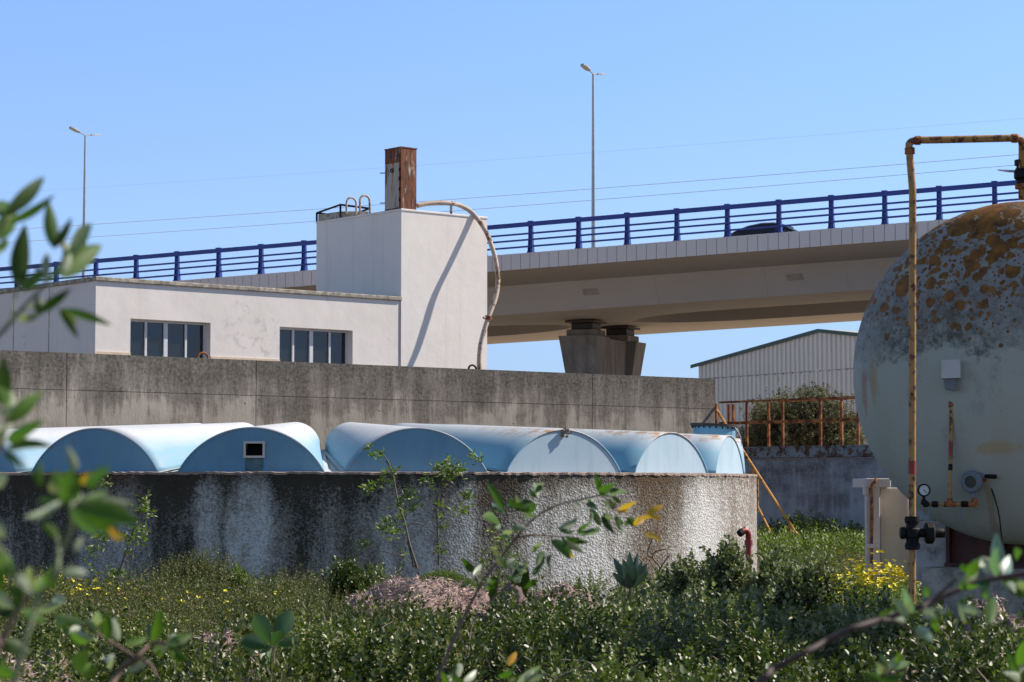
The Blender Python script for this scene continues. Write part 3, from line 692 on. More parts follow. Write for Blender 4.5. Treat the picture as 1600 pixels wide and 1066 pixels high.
for q in ([(0, .38, zg), (L, .38, zg), (L, .38, zW), (0, .38, zW)], [(L + 0, .0, zg), (L, 6.5, zg), (L, 6.5, zW - .02), (L, 0, zW - .02)], [(L - .35, .39, zg), (L - .35, 6.5, zg), (L - .35, 6.5, zW - .02), (L - .35, .39, zW - .02)], [(L - .35, .38, zW - .02), (L, .38, zW - .02), (L, 6.5, zW - .02), (L - .35, 6.5, zW - .02)]):
    mb.add([MW @ Vector(p) for p in q], [(0, 1, 2, 3)], [(p[0] + p[1], zW - p[2]) for p in q])
# slightly wavy top lip
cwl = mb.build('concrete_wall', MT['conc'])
tag(cwl, 'long dark stained concrete wall running behind the blue covers', 'wall')

# ---- round basin
D0 = 30.0; RB = RR * D0
BC = Vector(((BX - 800) / F * (D0 + RB), D0 + RB, 0)); zR = zat(737, D0)
def bp(r, an, z): return Vector((BC.x + r * math.sin(an), BC.y - r * math.cos(an), z))
bs = thing('round_basin', Vector((BC.x, BC.y, -1.7)), 'round pebbledashed tank with black mould streaks standing among the weeds', 'tank')
mb = MB(); N = 360
vs = []; uvs = []
for k in range(N + 1):
    an = -math.pi + 2 * math.pi * k / N
    for z in (-1.9, -.6, zR - .025): vs.append(bp(RB, an, z)); uvs.append(((an - UA0) / (UA1 - UA0), zR - z))
fs = []
for k in range(N):
    for j in (0, 1): a0 = k * 3 + j; fs.append((a0, a0 + 3, a0 + 4, a0 + 1))
mb.add(vs, fs, uvs); mb.build('wall', MT['pebble'], bs, 40)
mb = MB(); vs = []
rr = random.Random(3)
for k in range(N * 2):
    an = -math.pi + math.pi * k / N; j1 = rr.uniform(-.012, .012); j2 = rr.uniform(-.012, .010)
    vs += [bp(RB + .012 + j1, an, zR - .035 + j2), bp(RB + .012 + j1, an, zR - .005 + j2), bp(RB - .015, an, zR + j2 * .6), bp(RB - .24, an, zR), bp(RB - .24, an, zR - .5)]
N2 = N * 2; fs = [(k * 5 + j, ((k + 1) % N2) * 5 + j, ((k + 1) % N2) * 5 + j + 1, k * 5 + j + 1) for k in range(N2) for j in range(4)]
mb.add(vs, fs); mb.build('rim', MT['rim'], bs)
mb = MB(); vs = []; R2 = .085 * D0; n3 = 96
for k in range(n3):
    an = 2 * math.pi * k / n3; vs += [bp(RB - .235, an, zR - .02), bp(R2, an, zR + .34), bp(R2 - .6, an, zR + .36)]
fs = [(k * 3 + j, ((k + 1) % n3) * 3 + j, ((k + 1) % n3) * 3 + j + 1, k * 3 + j + 1) for k in range(n3) for j in (0, 1)]
vs.append(bp(0, 0, zR + .36)); fs += [(k * 3 + 2, ((k + 1) % n3) * 3 + 2, len(vs) - 1) for k in range(n3)]
mb.add(vs, fs); mb.build('roof_pan', MT['pan'], bs, 30)
# covers
Rd = .2287 * D0; DPH = R(18.5)
COV = {-4: ('pale blue barrel cover leaving the picture at the far left', 0), -3: ('blue barrel cover cut off by the left edge behind the leaves', 0),
       -2: ('wide blue barrel cover left of the one with the vent', 0), -1: ('blue barrel cover with a small square vent in its end panel', 0),
       0: ('blue barrel cover with a shaded end panel right of the vented one', 0), 1: ('blue barrel cover with a lichen clump hanging at its crest', 1),
       2: ('sunlit blue barrel cover streaked with orange lichen, second from the right', 1), 3: ('narrow looking sunlit blue barrel cover at the right edge of the round tank', 1),
       4: ('barrel cover under the flanged manhole at the far right', 1)}
for k, (lab, li) in COV.items():
    ph = R(2 + 9.25 + 4.86) + k * DPH
    er = Vector((math.sin(ph), -math.cos(ph), 0)); et = Vector((math.cos(ph), math.sin(ph), 0))
    hw0, rise0, z0 = .955, .575, zR - .004; hw1, rise1, z1 = .37, .40, zR + .36
    r0, r1 = Rd * math.cos(.13), R2 + .04
    def arch(s, m):                                  # s 0 front .. 1 rear; returns the point function
        hw = hw0 + (hw1 - hw0) * s; ri = rise0 + (rise1 - rise0) * s; zb = z0 + (z1 - z0) * s; r = r0 + (r1 - r0) * s
        rad = (hw * hw + ri * ri) / (2 * ri); th = math.asin(min(1, hw / rad)); 
        if ri > hw: th = math.pi - th
        an = -th + 2 * th * m
        return BC + er * r + et * (rad * math.sin(an)) + Z * (zb + ri - rad + rad * math.cos(an))
    root = thing('basin_cover', BC + er * r0 + Z * z0, lab, 'tank cover', 'blue barrel covers on the round tank')
    NA, NS = 40, 12
    mb = MB(); vs = []; uvs = []
    for j in range(NS + 1):
        for i in range(NA + 1):
            s = -.0025 + 1.0025 * j / NS; vs.append(arch(s, i / NA)); uvs.append(((s + .0025) * 4.3, i / NA))
    fs = [(j * (NA + 1) + i, j * (NA + 1) + i + 1, (j + 1) * (NA + 1) + i + 1, (j + 1) * (NA + 1) + i) for j in range(NS) for i in range(NA)]
    mb.add(vs, fs, uvs)
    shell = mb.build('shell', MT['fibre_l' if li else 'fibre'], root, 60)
    so_ = shell.modifiers.new('thickness', 'SOLIDIFY'); so_.thickness = .018; so_.offset = 1
    for sd_ in (0, 1):
        fl_ = MB(); vs = []
        for j in range(NS + 1):
            q = arch(j / NS, sd_); o_ = et * (.075 if sd_ else -.075); vs += [q + Z * .004, q + o_ + Z * .004]
        fl_.add(vs, [(2 * j, 2 * j + 1, 2 * j + 3, 2 * j + 2) for j in range(NS)]); fl_.build('flange', MT['pan'], root)
    # end panel, inset
    mb = MB(); front = [arch(0.0, i / NA) for i in range(NA + 1)]
    def inset(p): return p - er * .003
    poly = [inset(p) for p in front]; cpt = BC + er * (r0 - .003) + Z * z0
    if k == -1:
        vx0, vx1, vz0, vz1 = -.07, .155, z0 + .215, z0 + .375       # vent opening, kept open by building the panel round it
        pin = [BC + er * (r0 - .003) + et * x + Z * z for x, z in ((vx0, vz0), (vx0, vz1), (vx1, vz1), (vx1, vz0))]
        # polygon left part, right part, top and bottom strips
        loc = [((p - BC).dot(et), p.z) for p in poly]
        def ztop_at(x):
            for a1, b1 in zip(loc[:-1], loc[1:]):
                if a1[0] <= x <= b1[0]: return a1[1] + (b1[1] - a1[1]) * (x - a1[0]) / max(1e-6, b1[0] - a1[0])
            return z0
        def V3(x, z): return BC + er * (r0 - .003) + et * x + Z * z
        xs_ = sorted(set([l[0] for l in loc] + [vx0, vx1]))
        for x_a, x_b in zip(xs_[:-1], xs_[1:]):
            if x_b - x_a < 1e-6: continue
            mid = .5 * (x_a + x_b); ta, tb = max(z0, ztop_at(x_a)), max(z0, ztop_at(x_b))
            if vx0 < mid < vx1:
                mb.add([V3(x_a, z0), V3(x_b, z0), V3(x_b, vz0), V3(x_a, vz0)], [(0, 1, 2, 3)]); mb.add([V3(x_a, vz1), V3(x_b, vz1), V3(x_b, tb), V3(x_a, ta)], [(0, 1, 2, 3)])
            else: mb.add([V3(x_a, z0), V3(x_b, z0), V3(x_b, tb), V3(x_a, ta)], [(0, 1, 2, 3)])
    else:
        mb.add(poly + [cpt], [(i, i + 1, NA + 1) for i in range(NA)])
    ep = mb.build('end_panel', MT['face' if k <= 0 else 'face_sunlit'], root)  # end panels turned to the sun take the copy with painted-in sunlight
    if k == -1:
        fm = MB(); ME = frame(BC + er * (r0 - .003), et, er, Z); w_ = .028
        fm.box((vx0 - w_, -.01, vz1), (vx1 + w_, .03, vz1 + w_), ME); fm.box((vx0 - w_, -.01, vz0 - w_), (vx1 + w_, .03, vz0), ME)
        fm.box((vx0 - w_, -.01, vz0), (vx0, .03, vz1), ME); fm.box((vx1, -.01, vz0), (vx1 + w_, .03, vz1), ME)
        vf = fm.build('vent_frame', MT['cream'], root)
        MB().box((vx0 - .01, .0005, z0 + .01), (vx1 + .01, .004, vz0 - w_ - .003), ME).build('stained_patch', MT['vent_stain'], root)
        MB().box((vx0 - .02, -.32, vz0 - .02), (vx1 + .02, -.30, vz1 + .02), ME).build('vent_back', MT['dark'], vf)
    if k == 1:
        mb = MB(); c0 = arch(-.008, .5)
        for q in range(40): mb.box((-.012, -.012, -.012), (.012, .012, .012), Matrix.Translation(c0 + Vector((rr.gauss(0, .03), rr.gauss(-.01, .015), rr.gauss(-.02, .03)))) @ Matrix.Rotation(rr.uniform(0, 3), 4, (1, 1, 0)))
        mb.build('lichen_clump', MT['rim'], root)
    mb = MB(); mb.add([arch(.995, i / 20) for i in range(21)] + [BC + er * r1 + Z * z1], [(i, i + 1, 21) for i in range(20)]); mb.build('rear_panel', MT['face'], root)
# manhole on the last cover
pm = P(1116, 684, 36.4); mh = thing('flanged_manhole', pm, 'short blue cylinder with a dark bolted flange at the right of the covers', 'manhole')
rM = 33 * 36.4 / F; hM = zat(667, 36.4) - pm.z
MB().lathe([(rM * 1.0, -.3), (rM, hM)], axisM(pm, Z), 40).build('neck', MT['face'], mh, 40)
mb = MB(); rF = 37.5 * 36.4 / F
tiltM = axisM(pm + Z * hM, (.045, .0, 1)); mb.lathe([(rM, 0), (rF, 0), (rF, .022), (0, .022)], tiltM, 40); mb.lathe([(rF, .026), (rF, .045), (0, .05)], tiltM, 40)
fl = mb.build('flange', MT['rust_dark'], mh)
for k in range(22):
    an = k / 22 * 6.283; q = tiltM @ Vector((rF * .92 * math.cos(an), rF * .92 * math.sin(an), 0)); MB().cyl(q - Z * .035, q, .010, 6).build('bolt', MT['black_fit'], fl)
mb = MB(); q0 = P(1148, 668, 36.2); mb.tube(cat([q0, P(1154, 676, 36.2), P(1158, 688, 36.2), P(1158, 697, 36.2)], 5), .007, 6); mb.build('cable', MT['galv'], mh)

# ---- right platform wall, railings, blue pipe
w_ = Vector((.643, -.766, 0)); wb = Vector((.766, .643, 0))
P0 = Vector((p1.x, p1.y, 0)) + wb * .02; MR = frame(P0, w_, wb, Z)
zP = zat(717.5, 51.5); LR = 9.5
mb = MB()
uvwall(mb, MR, .0, LR, 0, -1.6, zP, zP)
for q in ([(0, 0, zP), (LR, 0, zP), (LR, .3, zP), (0, .3, zP)], [(0, .3, -1.6), (LR, .3, -1.6), (LR, .3, zP), (0, .3, zP)], [(LR, 0, -1.6), (LR, .3, -1.6), (LR, .3, zP), (LR, 0, zP)]):
    mb.add([MR @ Vector(p) for p in q], [(0, 1, 2, 3)], [(p[0], zP - p[2]) for p in q])
pw = mb.build('platform_wall', MT['conc_blue']); tag(pw, 'blue grey washed wall under the orange railing right of the round tank', 'wall')
MB().box((-.3, .301, -1.6), (LR, 2.4, zP - .06), MR).build('platform', MT['coping']); tag(bpy.data.objects['platform'], kind='structure')
mb = MB(); zb0 = zat(711, 51.5); zb1 = zat(697, 51.5)
mb.box((.4, .03, zP + .02), (LR, .06, zb1 - .02), MR); mb.box((.4, .0, zb1 - .03), (LR, .10, zb1), MR); mb.box((.4, .0, zP + .045), (LR, .08, zP + .07), MR)
o = thing('blue_channel', MR @ Vector((.4, .05, zP)), 'battered blue steel channel lying along the top of the platform wall', 'channel')
mb.build('channel', MT['blue_steel'] if 'blue_steel' in MT else rusty('weathered_blue_steel', (.22, .27, .31), (.13, .09, .07), .47, 5, (1, 1, 1)), o)
mb = MB()
for k in range(400):
    s = rr.uniform(.4, LR); sz = rr.uniform(.012, .03); mb.box((-sz, -sz, -sz * .6), (sz, sz, sz * .6), Matrix.Translation(MR @ Vector((s, rr.uniform(-.01, .03), zP + .012))) @ Matrix.Rotation(rr.uniform(0, 3), 4, (0, 0, 1)))
mb.build('rubble', MT['heap'], o)['kind'] = 'stuff'
def railing(y, posts_px, label, z0, s_lo, s_hi, ztop, zmid):
    root = thing('platform_railing', MR @ Vector((s_lo, y, z0)), label, 'railing', 'orange railings on the platform')
    def sof(px):
        d = ray(px, 650); c = (MR @ Vector((0, y, 0))); n = wb
        p = d * (c.dot(n) / d.dot(n)); return (p - P0).dot(w_)
    for px in posts_px:
        s = sof(px); MB().box((s - .03, y - .022, z0), (s + .03, y + .022, ztop - .045), MR).build('post', MT['orange_rail'], root)
    MB().box((s_lo, y - .035, ztop - .045), (s_hi, y + .035, ztop), MR, .006).build('top_rail', MT['orange_rail'], root)
    MB().box((s_lo, y - .035, zmid - .035), (s_hi, y - .0225, zmid + .035), MR).build('mid_rail', MT['orange_rail'], root)
    return sof
zRt = PP(1200, 624, wb, P0.dot(wb)).z; zRm = PP(1180, 660, wb, P0.dot(wb)).z
railing(.12, (1119.5, 1167, 1223, 1282, 1341, 1400), 'nearer rusty orange railing on the platform in front of the bush', zP, .03, LR, zRt, zRm)
railing(1.6, (1139, 1146, 1201, 1315, 1420), 'farther rusty orange railing behind the first, seen between its posts', zP - .06, .5, LR, zRt + .05, zRm + .05)
# stair handrail
o = thing('stair_handrail', P(1240, 850, 48.5), 'sloping ochre handrail coming down from the platform railing to the weeds', 'handrail')
TA, TB = P(1120, 641, 52.6), P(1251, 845, 47.5)
MB().tube([TA, TB], .032, 8).build('top_rail', MT['yellow_rail'], o)
MB().tube([P(1168, 760, 51), P(1228, 880, 48)], .026, 8).build('lower_rail', MT['yellow_rail'], o)
for px, py, yb in ((1234, 819, 890), (1177, 731, 800), (1183, 740, 800)):
    Yp = 52.6 + (47.5 - 52.6) * (px - 1120) / 131; MB().tube([P(px, py, Yp), P(px, yb, Yp)], .035, 8).build('post', MT['yellow_rail'], o)

# ---- warehouse
wd = Vector((.53, -.848, 0)); wp = Vector((.848, .53, 0))
WA = P(1092, 571, 81.0); zE = WA.z; WO = Vector((WA.x, WA.y, 0)); MH = frame(WO, wd, wp, Z)
npl = wp; cpl = WO.dot(wp)
PKp = PP(1283, 517, npl, cpl); sP = (PKp - WO).dot(wd); zK = PKp.z
ware = thing('warehouse', WO - Z * 1.4, 'ribbed pale metal warehouse gable with dark green edge trim', 'warehouse')
mb = MB(); gz = -1.4; WL = sP * 2
def zroof(s): return zE + (zK - zE) * (1 - abs(s - sP) / sP)
zj = PP(1117, 591, npl, cpl).z
prof = []; s = 0; pit = .235
while s < WL - .01:
    prof += [(s, 0), (s + pit * .55, 0), (s + pit * .65, -.06), (s + pit * .90, -.06)]; s += pit
prof.append((WL, 0))
for lo, hi, dy in ((gz, zj, 0), (zj + .015, None, -.012)):
    vs = []
    for s_, y_ in prof: vs += [MH @ Vector((s_, y_ + dy, lo)), MH @ Vector((s_, y_ + dy, hi if hi is not None else zroof(s_) - .04))]
    mb.add(vs, [(2 * i, 2 * i + 2, 2 * i + 3, 2 * i + 1) for i in range(len(prof) - 1)])
WB_ = 26.0
mb.add([MH @ Vector(p) for p in ((0, 0, gz), (0, WB_, gz), (0, WB_, zE - .05), (0, 0, zE - .05))], [(0, 1, 2, 3)])
mb.add([MH @ Vector(p) for p in ((WL, 0, gz), (WL, WB_, gz), (WL, WB_, zE - .05), (WL, 0, zE - .05))], [(0, 1, 2, 3)])
mb.add([MH @ Vector(p) for p in ((0, WB_, gz), (WL, WB_, gz), (WL, WB_, zE - .05), (sP, WB_, zK - .05), (0, WB_, zE - .05))], [(0, 1, 2, 3, 4)])
mb.build('wall', MT['clad'], ware)
mb = MB()
for sgn in (0, 1):
    e = (-.22, zE - (zK - zE) / sP * .22) if sgn == 0 else (WL + .22, zE - (zK - zE) / sP * .22)
    q = [(e[0], -.12, e[1]), (sP, -.12, zK), (sP, WB_, zK), (e[0], WB_, e[1])]
    vs = [MH @ Vector(p) for p in q] + [MH @ Vector((p[0], p[1], p[2] + .05)) for p in q]
    mb.add(vs, [(0, 1, 2, 3), (4, 5, 6, 7), (0, 1, 5, 4), (1, 2, 6, 5), (2, 3, 7, 6), (3, 0, 4, 7)])
mb.build('roof', MT['clad'], ware)
mb = MB()
for sgn in (0, 1):
    e = (-.30, zE - (zK - zE) / sP * .30) if sgn == 0 else (WL + .30, zE - (zK - zE) / sP * .30)
    q = [(e[0], -.15, e[1] - .06), (sP, -.15, zK - .06), (sP, -.15, zK + .06), (e[0], -.15, e[1] + .06)]
    vs = [MH @ Vector(p) for p in q] + [MH @ Vector((p[0], -.125, p[2])) for p in q]
    mb.add(vs, [(0, 1, 2, 3), (4, 5, 6, 7), (0, 1, 5, 4), (1, 2, 6, 5), (2, 3, 7, 6), (3, 0, 4, 7)])
mb.build('verge_trim', MT['green_trim'], ware)
mb = MB(); k = 0
s = .1
while s < WL: 
    mb.box((s - .02, -.05, zj - .03), (s + .02, -.014, zj + .015), MH); s += pit * 2
mb.build('fixing_row', MT['rust_dark'], ware)['kind'] = 'stuff'

# ---- bridge
bd = Vector((.9157, -.4019, 0)).normalized(); bn = Vector((.4019, .9157, 0)).normalized()     # along (rightwards, nearer) and across (away)
B0 = P(828, 394, 88.5); BO = Vector((B0.x, B0.y, 0))
pl_c = BO.dot(bn)
def bpt(px, py): p = PP(px, py, bn, pl_c); return (p - BO).dot(bd), p.z
fit = [bpt(*q) for q in ((210, 443.5), (272, 437), (336, 435), (403, 430), (471, 425), (828, 394), (904, 387.5), (981, 381), (1060, 376.5), (1138, 370.5), (1220, 363), (1303, 356.5), (1386, 350), (1470, 344))]
S_ = np.array([f[0] for f in fit]); Z_ = np.array([f[1] for f in fit]); pc_ = np.polyfit(S_, Z_, 2)
print('bridge fit', pc_, S_[:3], np.abs(np.polyval(pc_, S_) - Z_).max())
def bz(s):
    s2 = max(-45, min(40, s)); z = float(np.polyval(pc_, s2)); 
    return z + (s - s2) * float(2 * pc_[0] * s2 + pc_[1])
S0, S1 = -56.0, 36.0
br = thing('road_bridge', BO + Z * (bz(0) - 2), 'concrete road bridge with twin box girders climbing to the right', 'bridge')
def bw(s, y, dz): return BO + bd * s + bn * y + Z * (bz(s) + dz)
BWID = 20.0; slab = -.60; CANT = 2.55; GD = -2.05; GW = 4.1
def loft(mb, sec, s0, s1, st, closed=True):
    ns = int((s1 - s0) / st) + 1; vs = []; m = len(sec)
    for i in range(ns + 1):
        s = s0 + (s1 - s0) * i / ns
        for y, dz in sec: vs.append(bw(s, y, dz))
    fs = []
    for i in range(ns):
        for j in range(m if closed else m - 1):
            a0 = i * m + j; a1 = i * m + (j + 1) % m; fs.append((a0, a1, a1 + m, a0 + m))
    if closed: fs += [tuple(range(m))[::-1], tuple(ns * m + j for j in range(m))]
    mb.add(vs, fs)
mb = MB(); loft(mb, [(.12, -.58), (CANT, -.95), (CANT, -.62), (CANT, -.5), (BWID / 2, -.42), (BWID - CANT, -.5), (BWID - CANT, -.95), (BWID - .12, -.58), (BWID - .12, -.46), (BWID / 2, -.40), (.12, -.46)], S0, S1, 2.0)
mb.build('deck', MT['bconc'], br)
# cantilever joints under the near edge
sPier = None
pier_px = 938
# girders with a recess between that closes in a rounded end at the pier
pierC = P(925, 505, 96.8); sPier = (pierC - BO).dot(bd)
mb = MB(); ns = 230; vs = []; m = 0
yN0, yN1 = CANT, CANT + .62; yF1, yF0 = BWID - CANT - .62, BWID - CANT
mid = BWID / 2; G = mid - (yN1 + GW)
rows = []
for i in range(ns + 1):
    s = S0 + (S1 - S0) * i / ns; d = abs(s - sPier - .0)
    g_ = 0.0
    if d > 1.6: 
        q_ = min(1, (d - 1.6) / 5.0); g_ = G * math.sqrt(1 - (1 - q_) ** 2)
    g_ = max(g_, .0005)
    vs += [bw(s, yN0, -.951), bw(s, yN1, GD), bw(s, mid - g_, GD), bw(s, mid - g_, -.7), bw(s, mid + g_, -.7), bw(s, mid + g_, GD), bw(s, yF1, GD), bw(s, yF0, -.951)]
fs = []
for i in range(ns):
    for j in (0, 1, 2, 3, 4, 5, 6):
        if j == 3: continue
        a0 = i * 8 + j; fs.append((a0, a0 + 1, a0 + 9, a0 + 8))
mb.add(vs, fs); mb.build('girder', MT['bconc'], br, 25)
# fascia panels 0.4 m wide
mb = MB(); s = S0
while s < S1:
    g_ = .009
    q = [bw(s + g_, 0, -.625), bw(s + .4 - g_, 0, -.625), bw(s + .4 - g_, 0, 0), bw(s + g_, 0, 0)]; q2 = [p + bn * .10 for p in q]
    mb.add(q + q2, [(0, 1, 2, 3), (4, 5, 6, 7), (0, 1, 5, 4), (1, 2, 6, 5), (2, 3, 7, 6), (3, 0, 4, 7)]); s += .4
mb.build('fascia', MT['panel'], br)
mb = MB(); loft(mb, [(.101, -.615), (.25, -.615), (.25, -.015), (.101, -.015)], S0, S1, 2.0); mb.build('kerb', MT['pier'], br)
mb = MB(); loft(mb, [(BWID - .1, -.6), (BWID, -.6), (BWID, 0), (BWID - .1, 0)], S0, S1, 2.0); mb.build('fascia', MT['panel'], br)
mb = MB(); loft(mb, [(.26, -.455), (mid, -.395), (BWID - .2, -.455), (BWID - .2, -.44), (mid, -.375), (.26, -.44)], S0, S1, 2.0); mb.build('roadway', MT['asphalt'], br)
# formwork lines, stained patches on the near web
mb = MB()
def webp(s, f, o=.004): # f 0 top..1 bottom
    p = bw(s, yN0 + (yN1 - yN0) * f, -.951 + (GD + .951) * f); return p - bn * o
for px in (985, 1160, 1290, 1420, 700):
    mb = MB()
    s = bpt(px, 400)[0]; q = [webp(s, 0), webp(s + .014, 0), webp(s + .014, 1), webp(s, 1)]; mb.add(q, [(0, 1, 2, 3)]); mb.build('web_joint', MT['bstain'], br)
for px in (888, 1216):
    s = bpt(px, 400)[0] - .2; q = [webp(s - .35, .30, .012), webp(s + .30, .30, .012), webp(s + .36, .52, .012), webp(s - .32, .52, .012)]; q2 = [p + bn * .05 for p in q]
    MB().add(q + q2, [(0, 1, 2, 3), (0, 1, 5, 4), (1, 2, 6, 5), (2, 3, 7, 6), (3, 0, 4, 7)]).build('grout_patch', MT['bstain'], br)
mb = MB()
s = S0
while s < S1:
    q = [bw(s, .13, -.588), bw(s + .05, .13, -.588), bw(s + .05, CANT - .01, -.955), bw(s, CANT - .01, -.955)]; mb.add(q, [(0, 1, 2, 3)])
    if int((s - S0) / 2.4) % 2 == 0:
        pass
    s += 2.4
mb.build('soffit_joint', MT['bconc'], br)['kind'] = 'stuff'
# pier
pr = thing('bridge_pier', Vector((pierC.x, pierC.y, -1.3)), 'flared concrete pier carrying the bridge on two black bearings', 'bridge pier')
zs_ = bz(sPier) + GD
MP = frame(BO + bd * sPier + bn * mid, bd, bn, Z)
zt1 = zat(521, 94.0); zlow = -1.3
HL0, HW0 = 3.05, .82
mb = MB(); lv = []
zz_ = [zlow, 1.5, 3.0, 4.2, 5.0, 5.6, 6.0, zt1]
for z in zz_:
    f = max(0, (z - 1.0) / (zt1 - 1.0)) ** 1.25
    hl = 1.55 + (HL0 - 1.55) * f; hw = .55 + (HW0 - .55) * f; nt_ = .34 * f + .06; e = hl * .34
    sec = [(-hw, -hl), (hw, -hl), (hw, -hl + .55 * hl), (hw - nt_, -hl + .68 * hl), (hw - nt_, hl - .42 * hl), (hw, hl - .40 * hl), (hw, hl), (-hw, hl), (-hw, hl - .55 * hl), (-hw + nt_, hl - .68 * hl), (-hw + nt_, -hl + .42 * hl), (-hw, -hl + .40 * hl)]
    lv.append([MP @ Vector((x, y, z)) for x, y in sec])
nn_ = len(lv[0]); vs = [p for l in lv for p in l]
fs = [(i * nn_ + j, i * nn_ + (j + 1) % nn_, (i + 1) * nn_ + (j + 1) % nn_, (i + 1) * nn_ + j) for i in range(len(zz_) - 1) for j in range(nn_)]
fs.append(tuple((len(zz_) - 1) * nn_ + j for j in range(nn_)))
mb.add(vs, fs); mb.build('shaft', MT['pier'], pr)
for yy in (-2.0, 2.0):
    MB().box((-.62, yy - .68, zt1), (.62, yy + .68, zt1 + .28), MP, .03).build('pedestal', MT['pier'], pr)
    bb = MB(); bb.box((-.48, yy - .5, zt1 + .281), (.48, yy + .5, zs_ - .12), MP, .03); bo = bb.build('bearing', MT['black'], pr)
    MB().box((-.66, yy - .72, zs_ - .119), (.66, yy + .72, zs_ - .04), MP).build('bearing_plate', MT['rust_dark'], bo)
# bridge railing
rl = thing('bridge_railing', bw(0, .1, 0), 'deep blue steel railing along the near edge of the bridge', 'railing')
posts = []
npost = range(-26, 18)
def post_mb(s):
    m_ = MB(); b = bw(s, .08, 0); Mq = frame(b, bd, bn, Z)
    lvl = [(0, .115, .15), (.10, .10, .14), (.55, .085, .085), (1.02, .085, .07), (1.20, .085, .07)]
    for sx in (-1, 1):      # two flanges and a web: an open post
        pts = []
        for z, hw, hd in lvl:
            x0, x1 = (-hw, -hw + .03) if sx < 0 else (hw - .03, hw)
            pts += [Mq @ Vector(p) for p in ((x0, -hd * .6, z), (x1, -hd * .6, z), (x1, hd, z), (x0, hd, z))]
        fs = [(i * 4 + j, i * 4 + (j + 1) % 4, (i + 1) * 4 + (j + 1) % 4, (i + 1) * 4 + j) for i in range(len(lvl) - 1) for j in range(4)]
        fs += [(0, 1, 2, 3), (16, 17, 18, 19)]; m_.add(pts, fs)
    pts = []
    for z, hw, hd in lvl: pts += [Mq @ Vector(p) for p in ((-hw + .03, -.01, z), (hw - .03, -.01, z), (hw - .03, .02, z), (-hw + .03, .02, z))]
    m_.add(pts, [(i * 4 + j, i * 4 + (j + 1) % 4, (i + 1) * 4 + (j + 1) % 4, (i + 1) * 4 + j) for i in range(4) for j in range(4)] + [(16, 17, 18, 19)])
    m_.box((-.13, -.10, 0), (.13, .17, .02), Mq); m_.box((-.10, -.085, 1.19), (.10, .09, 1.235), Mq)
    return m_
for k in npost: posts.append(post_mb(2.0 * k).build('post', MT['blue_paint'], rl))
for z, h, d, nm in ((1.10, .085, .07, 'top_rail'), (.74, .035, .035, 'rail'), (.50, .035, .035, 'rail'), (.235, .035, .035, 'rail')):
    mb = MB(); loft(mb, [(.08 - .072 - d * .0, z - h), (.08 - .072, z + h), (.08 - .072 - d * 1.2, z + h), (.08 - .072 - d * 1.2, z - h)], S0 + 4, S1, 1.0); mb.build(nm, MT['blue_paint'], rl)
# street lamps on the median
def lamp(px, ytop, lab):
    s = None; c = BO + bn * mid; d = ray(px, 400); p = d * (c.dot(bn) / d.dot(bn)); s = (p - BO).dot(bd)
    base = bw(s, mid, -.38); Yl = base.y; zt = zat(ytop, Yl)
    root = thing('street_lamp', base, lab, 'street lamp', 'twin armed street lamps on the bridge')
    MB().tube([base, Vector((base.x, base.y, base.z + (zt - base.z) * .5)), Vector((base.x, base.y, zt - .1))], [.105, .08, .05], 10).build('pole', MT['galv'], root, 40)
    for sg in (-1, 1):
        tip = Vector((base.x, base.y, zt - .08)); e = tip + bn * (sg * .45) + Z * .08
        MB().tube([tip, e], .03, 6).build('arm', MT['galv'], root)
        h = MB(); c2 = e + bn * (sg * .38) + Z * .06; ax = (bn * sg + Z * .16).normalized(); sd = bd; up = ax.cross(sd).normalized()
        if up.z < 0: up = -up
        Mx = frame(c2, ax, sd, up); h.prism([(-.40, -.06), (-.2, -.13), (.30, -.14), (.42, -.07), (.42, .07), (.30, .14), (-.2, .13), (-.40, .06)], Mx, -.035, .035)
        h.build('lamp_head', MT['galv'], root)
lamp(131, 209, 'double headed street lamp farther away on the left part of the bridge')
lamp(927.5, 113, 'double headed street lamp rising behind the middle of the bridge')
# power lines
for i, (y0, y1, r, lab) in enumerate(((360, 241, .016, 'middle one of three thin power cables crossing the sky'), (380, 257, .016, 'lowest one of three thin power cables crossing the sky'), (302, 185, .005, 'faint highest one of three power cables crossing the sky'))):
    a0 = P(0, y0, 160); a1 = P(1600, y1, 125); dv = a1 - a0; pts = []
    for k in range(41):
        f = -.25 + 1.5 * k / 40; p = a0 + dv * f; p.z -= .35 * 4 * (f * (1 - f)) * .5; pts.append(p)
    o = MB().tube(pts, r, 5).build('power_cable', MT['galv'], None); tag(o, lab, 'cable', 'power cables across the sky')
# car
sC = bpt(1170, 366)[0]; yC = 3.2
cz = -.69
car = thing('dark_car', bw(sC, yC, cz), 'dark car on the bridge, only its roof and windows showing above the edge', 'car')
slope = (bz(sC + 2) - bz(sC - 2)) / 4; fx = (bd + Z * slope).normalized(); upc = fx.cross(bn).normalized()
upc = -upc if upc.z < 0 else upc
MC = frame(bw(sC, yC, cz), fx, bn, upc)
sections = [(-2.15, .55, .30, .70, .72), (-2.05, .78, .25, .92, .93), (-1.5, .84, .22, .98, 1.0), (-.6, .87, .20, .96, .98), (.5, .87, .20, .93, .95), (1.2, .86, .2, .90, .93), (1.8, .80, .22, .80, .84), (2.15, .60, .30, .62, .66)]
vs = []
for x, hw, zl_, zs2, zc in sections:
    vs += [MC @ Vector(p) for p in ((x, -hw * .92, zl_), (x, -hw, .5 if zs2 > .6 else .45), (x, -hw * .96, zs2), (x, -hw * .6, zc), (x, hw * .6, zc), (x, hw * .96, zs2), (x, hw, .5 if zs2 > .6 else .45), (x, hw * .92, zl_))]
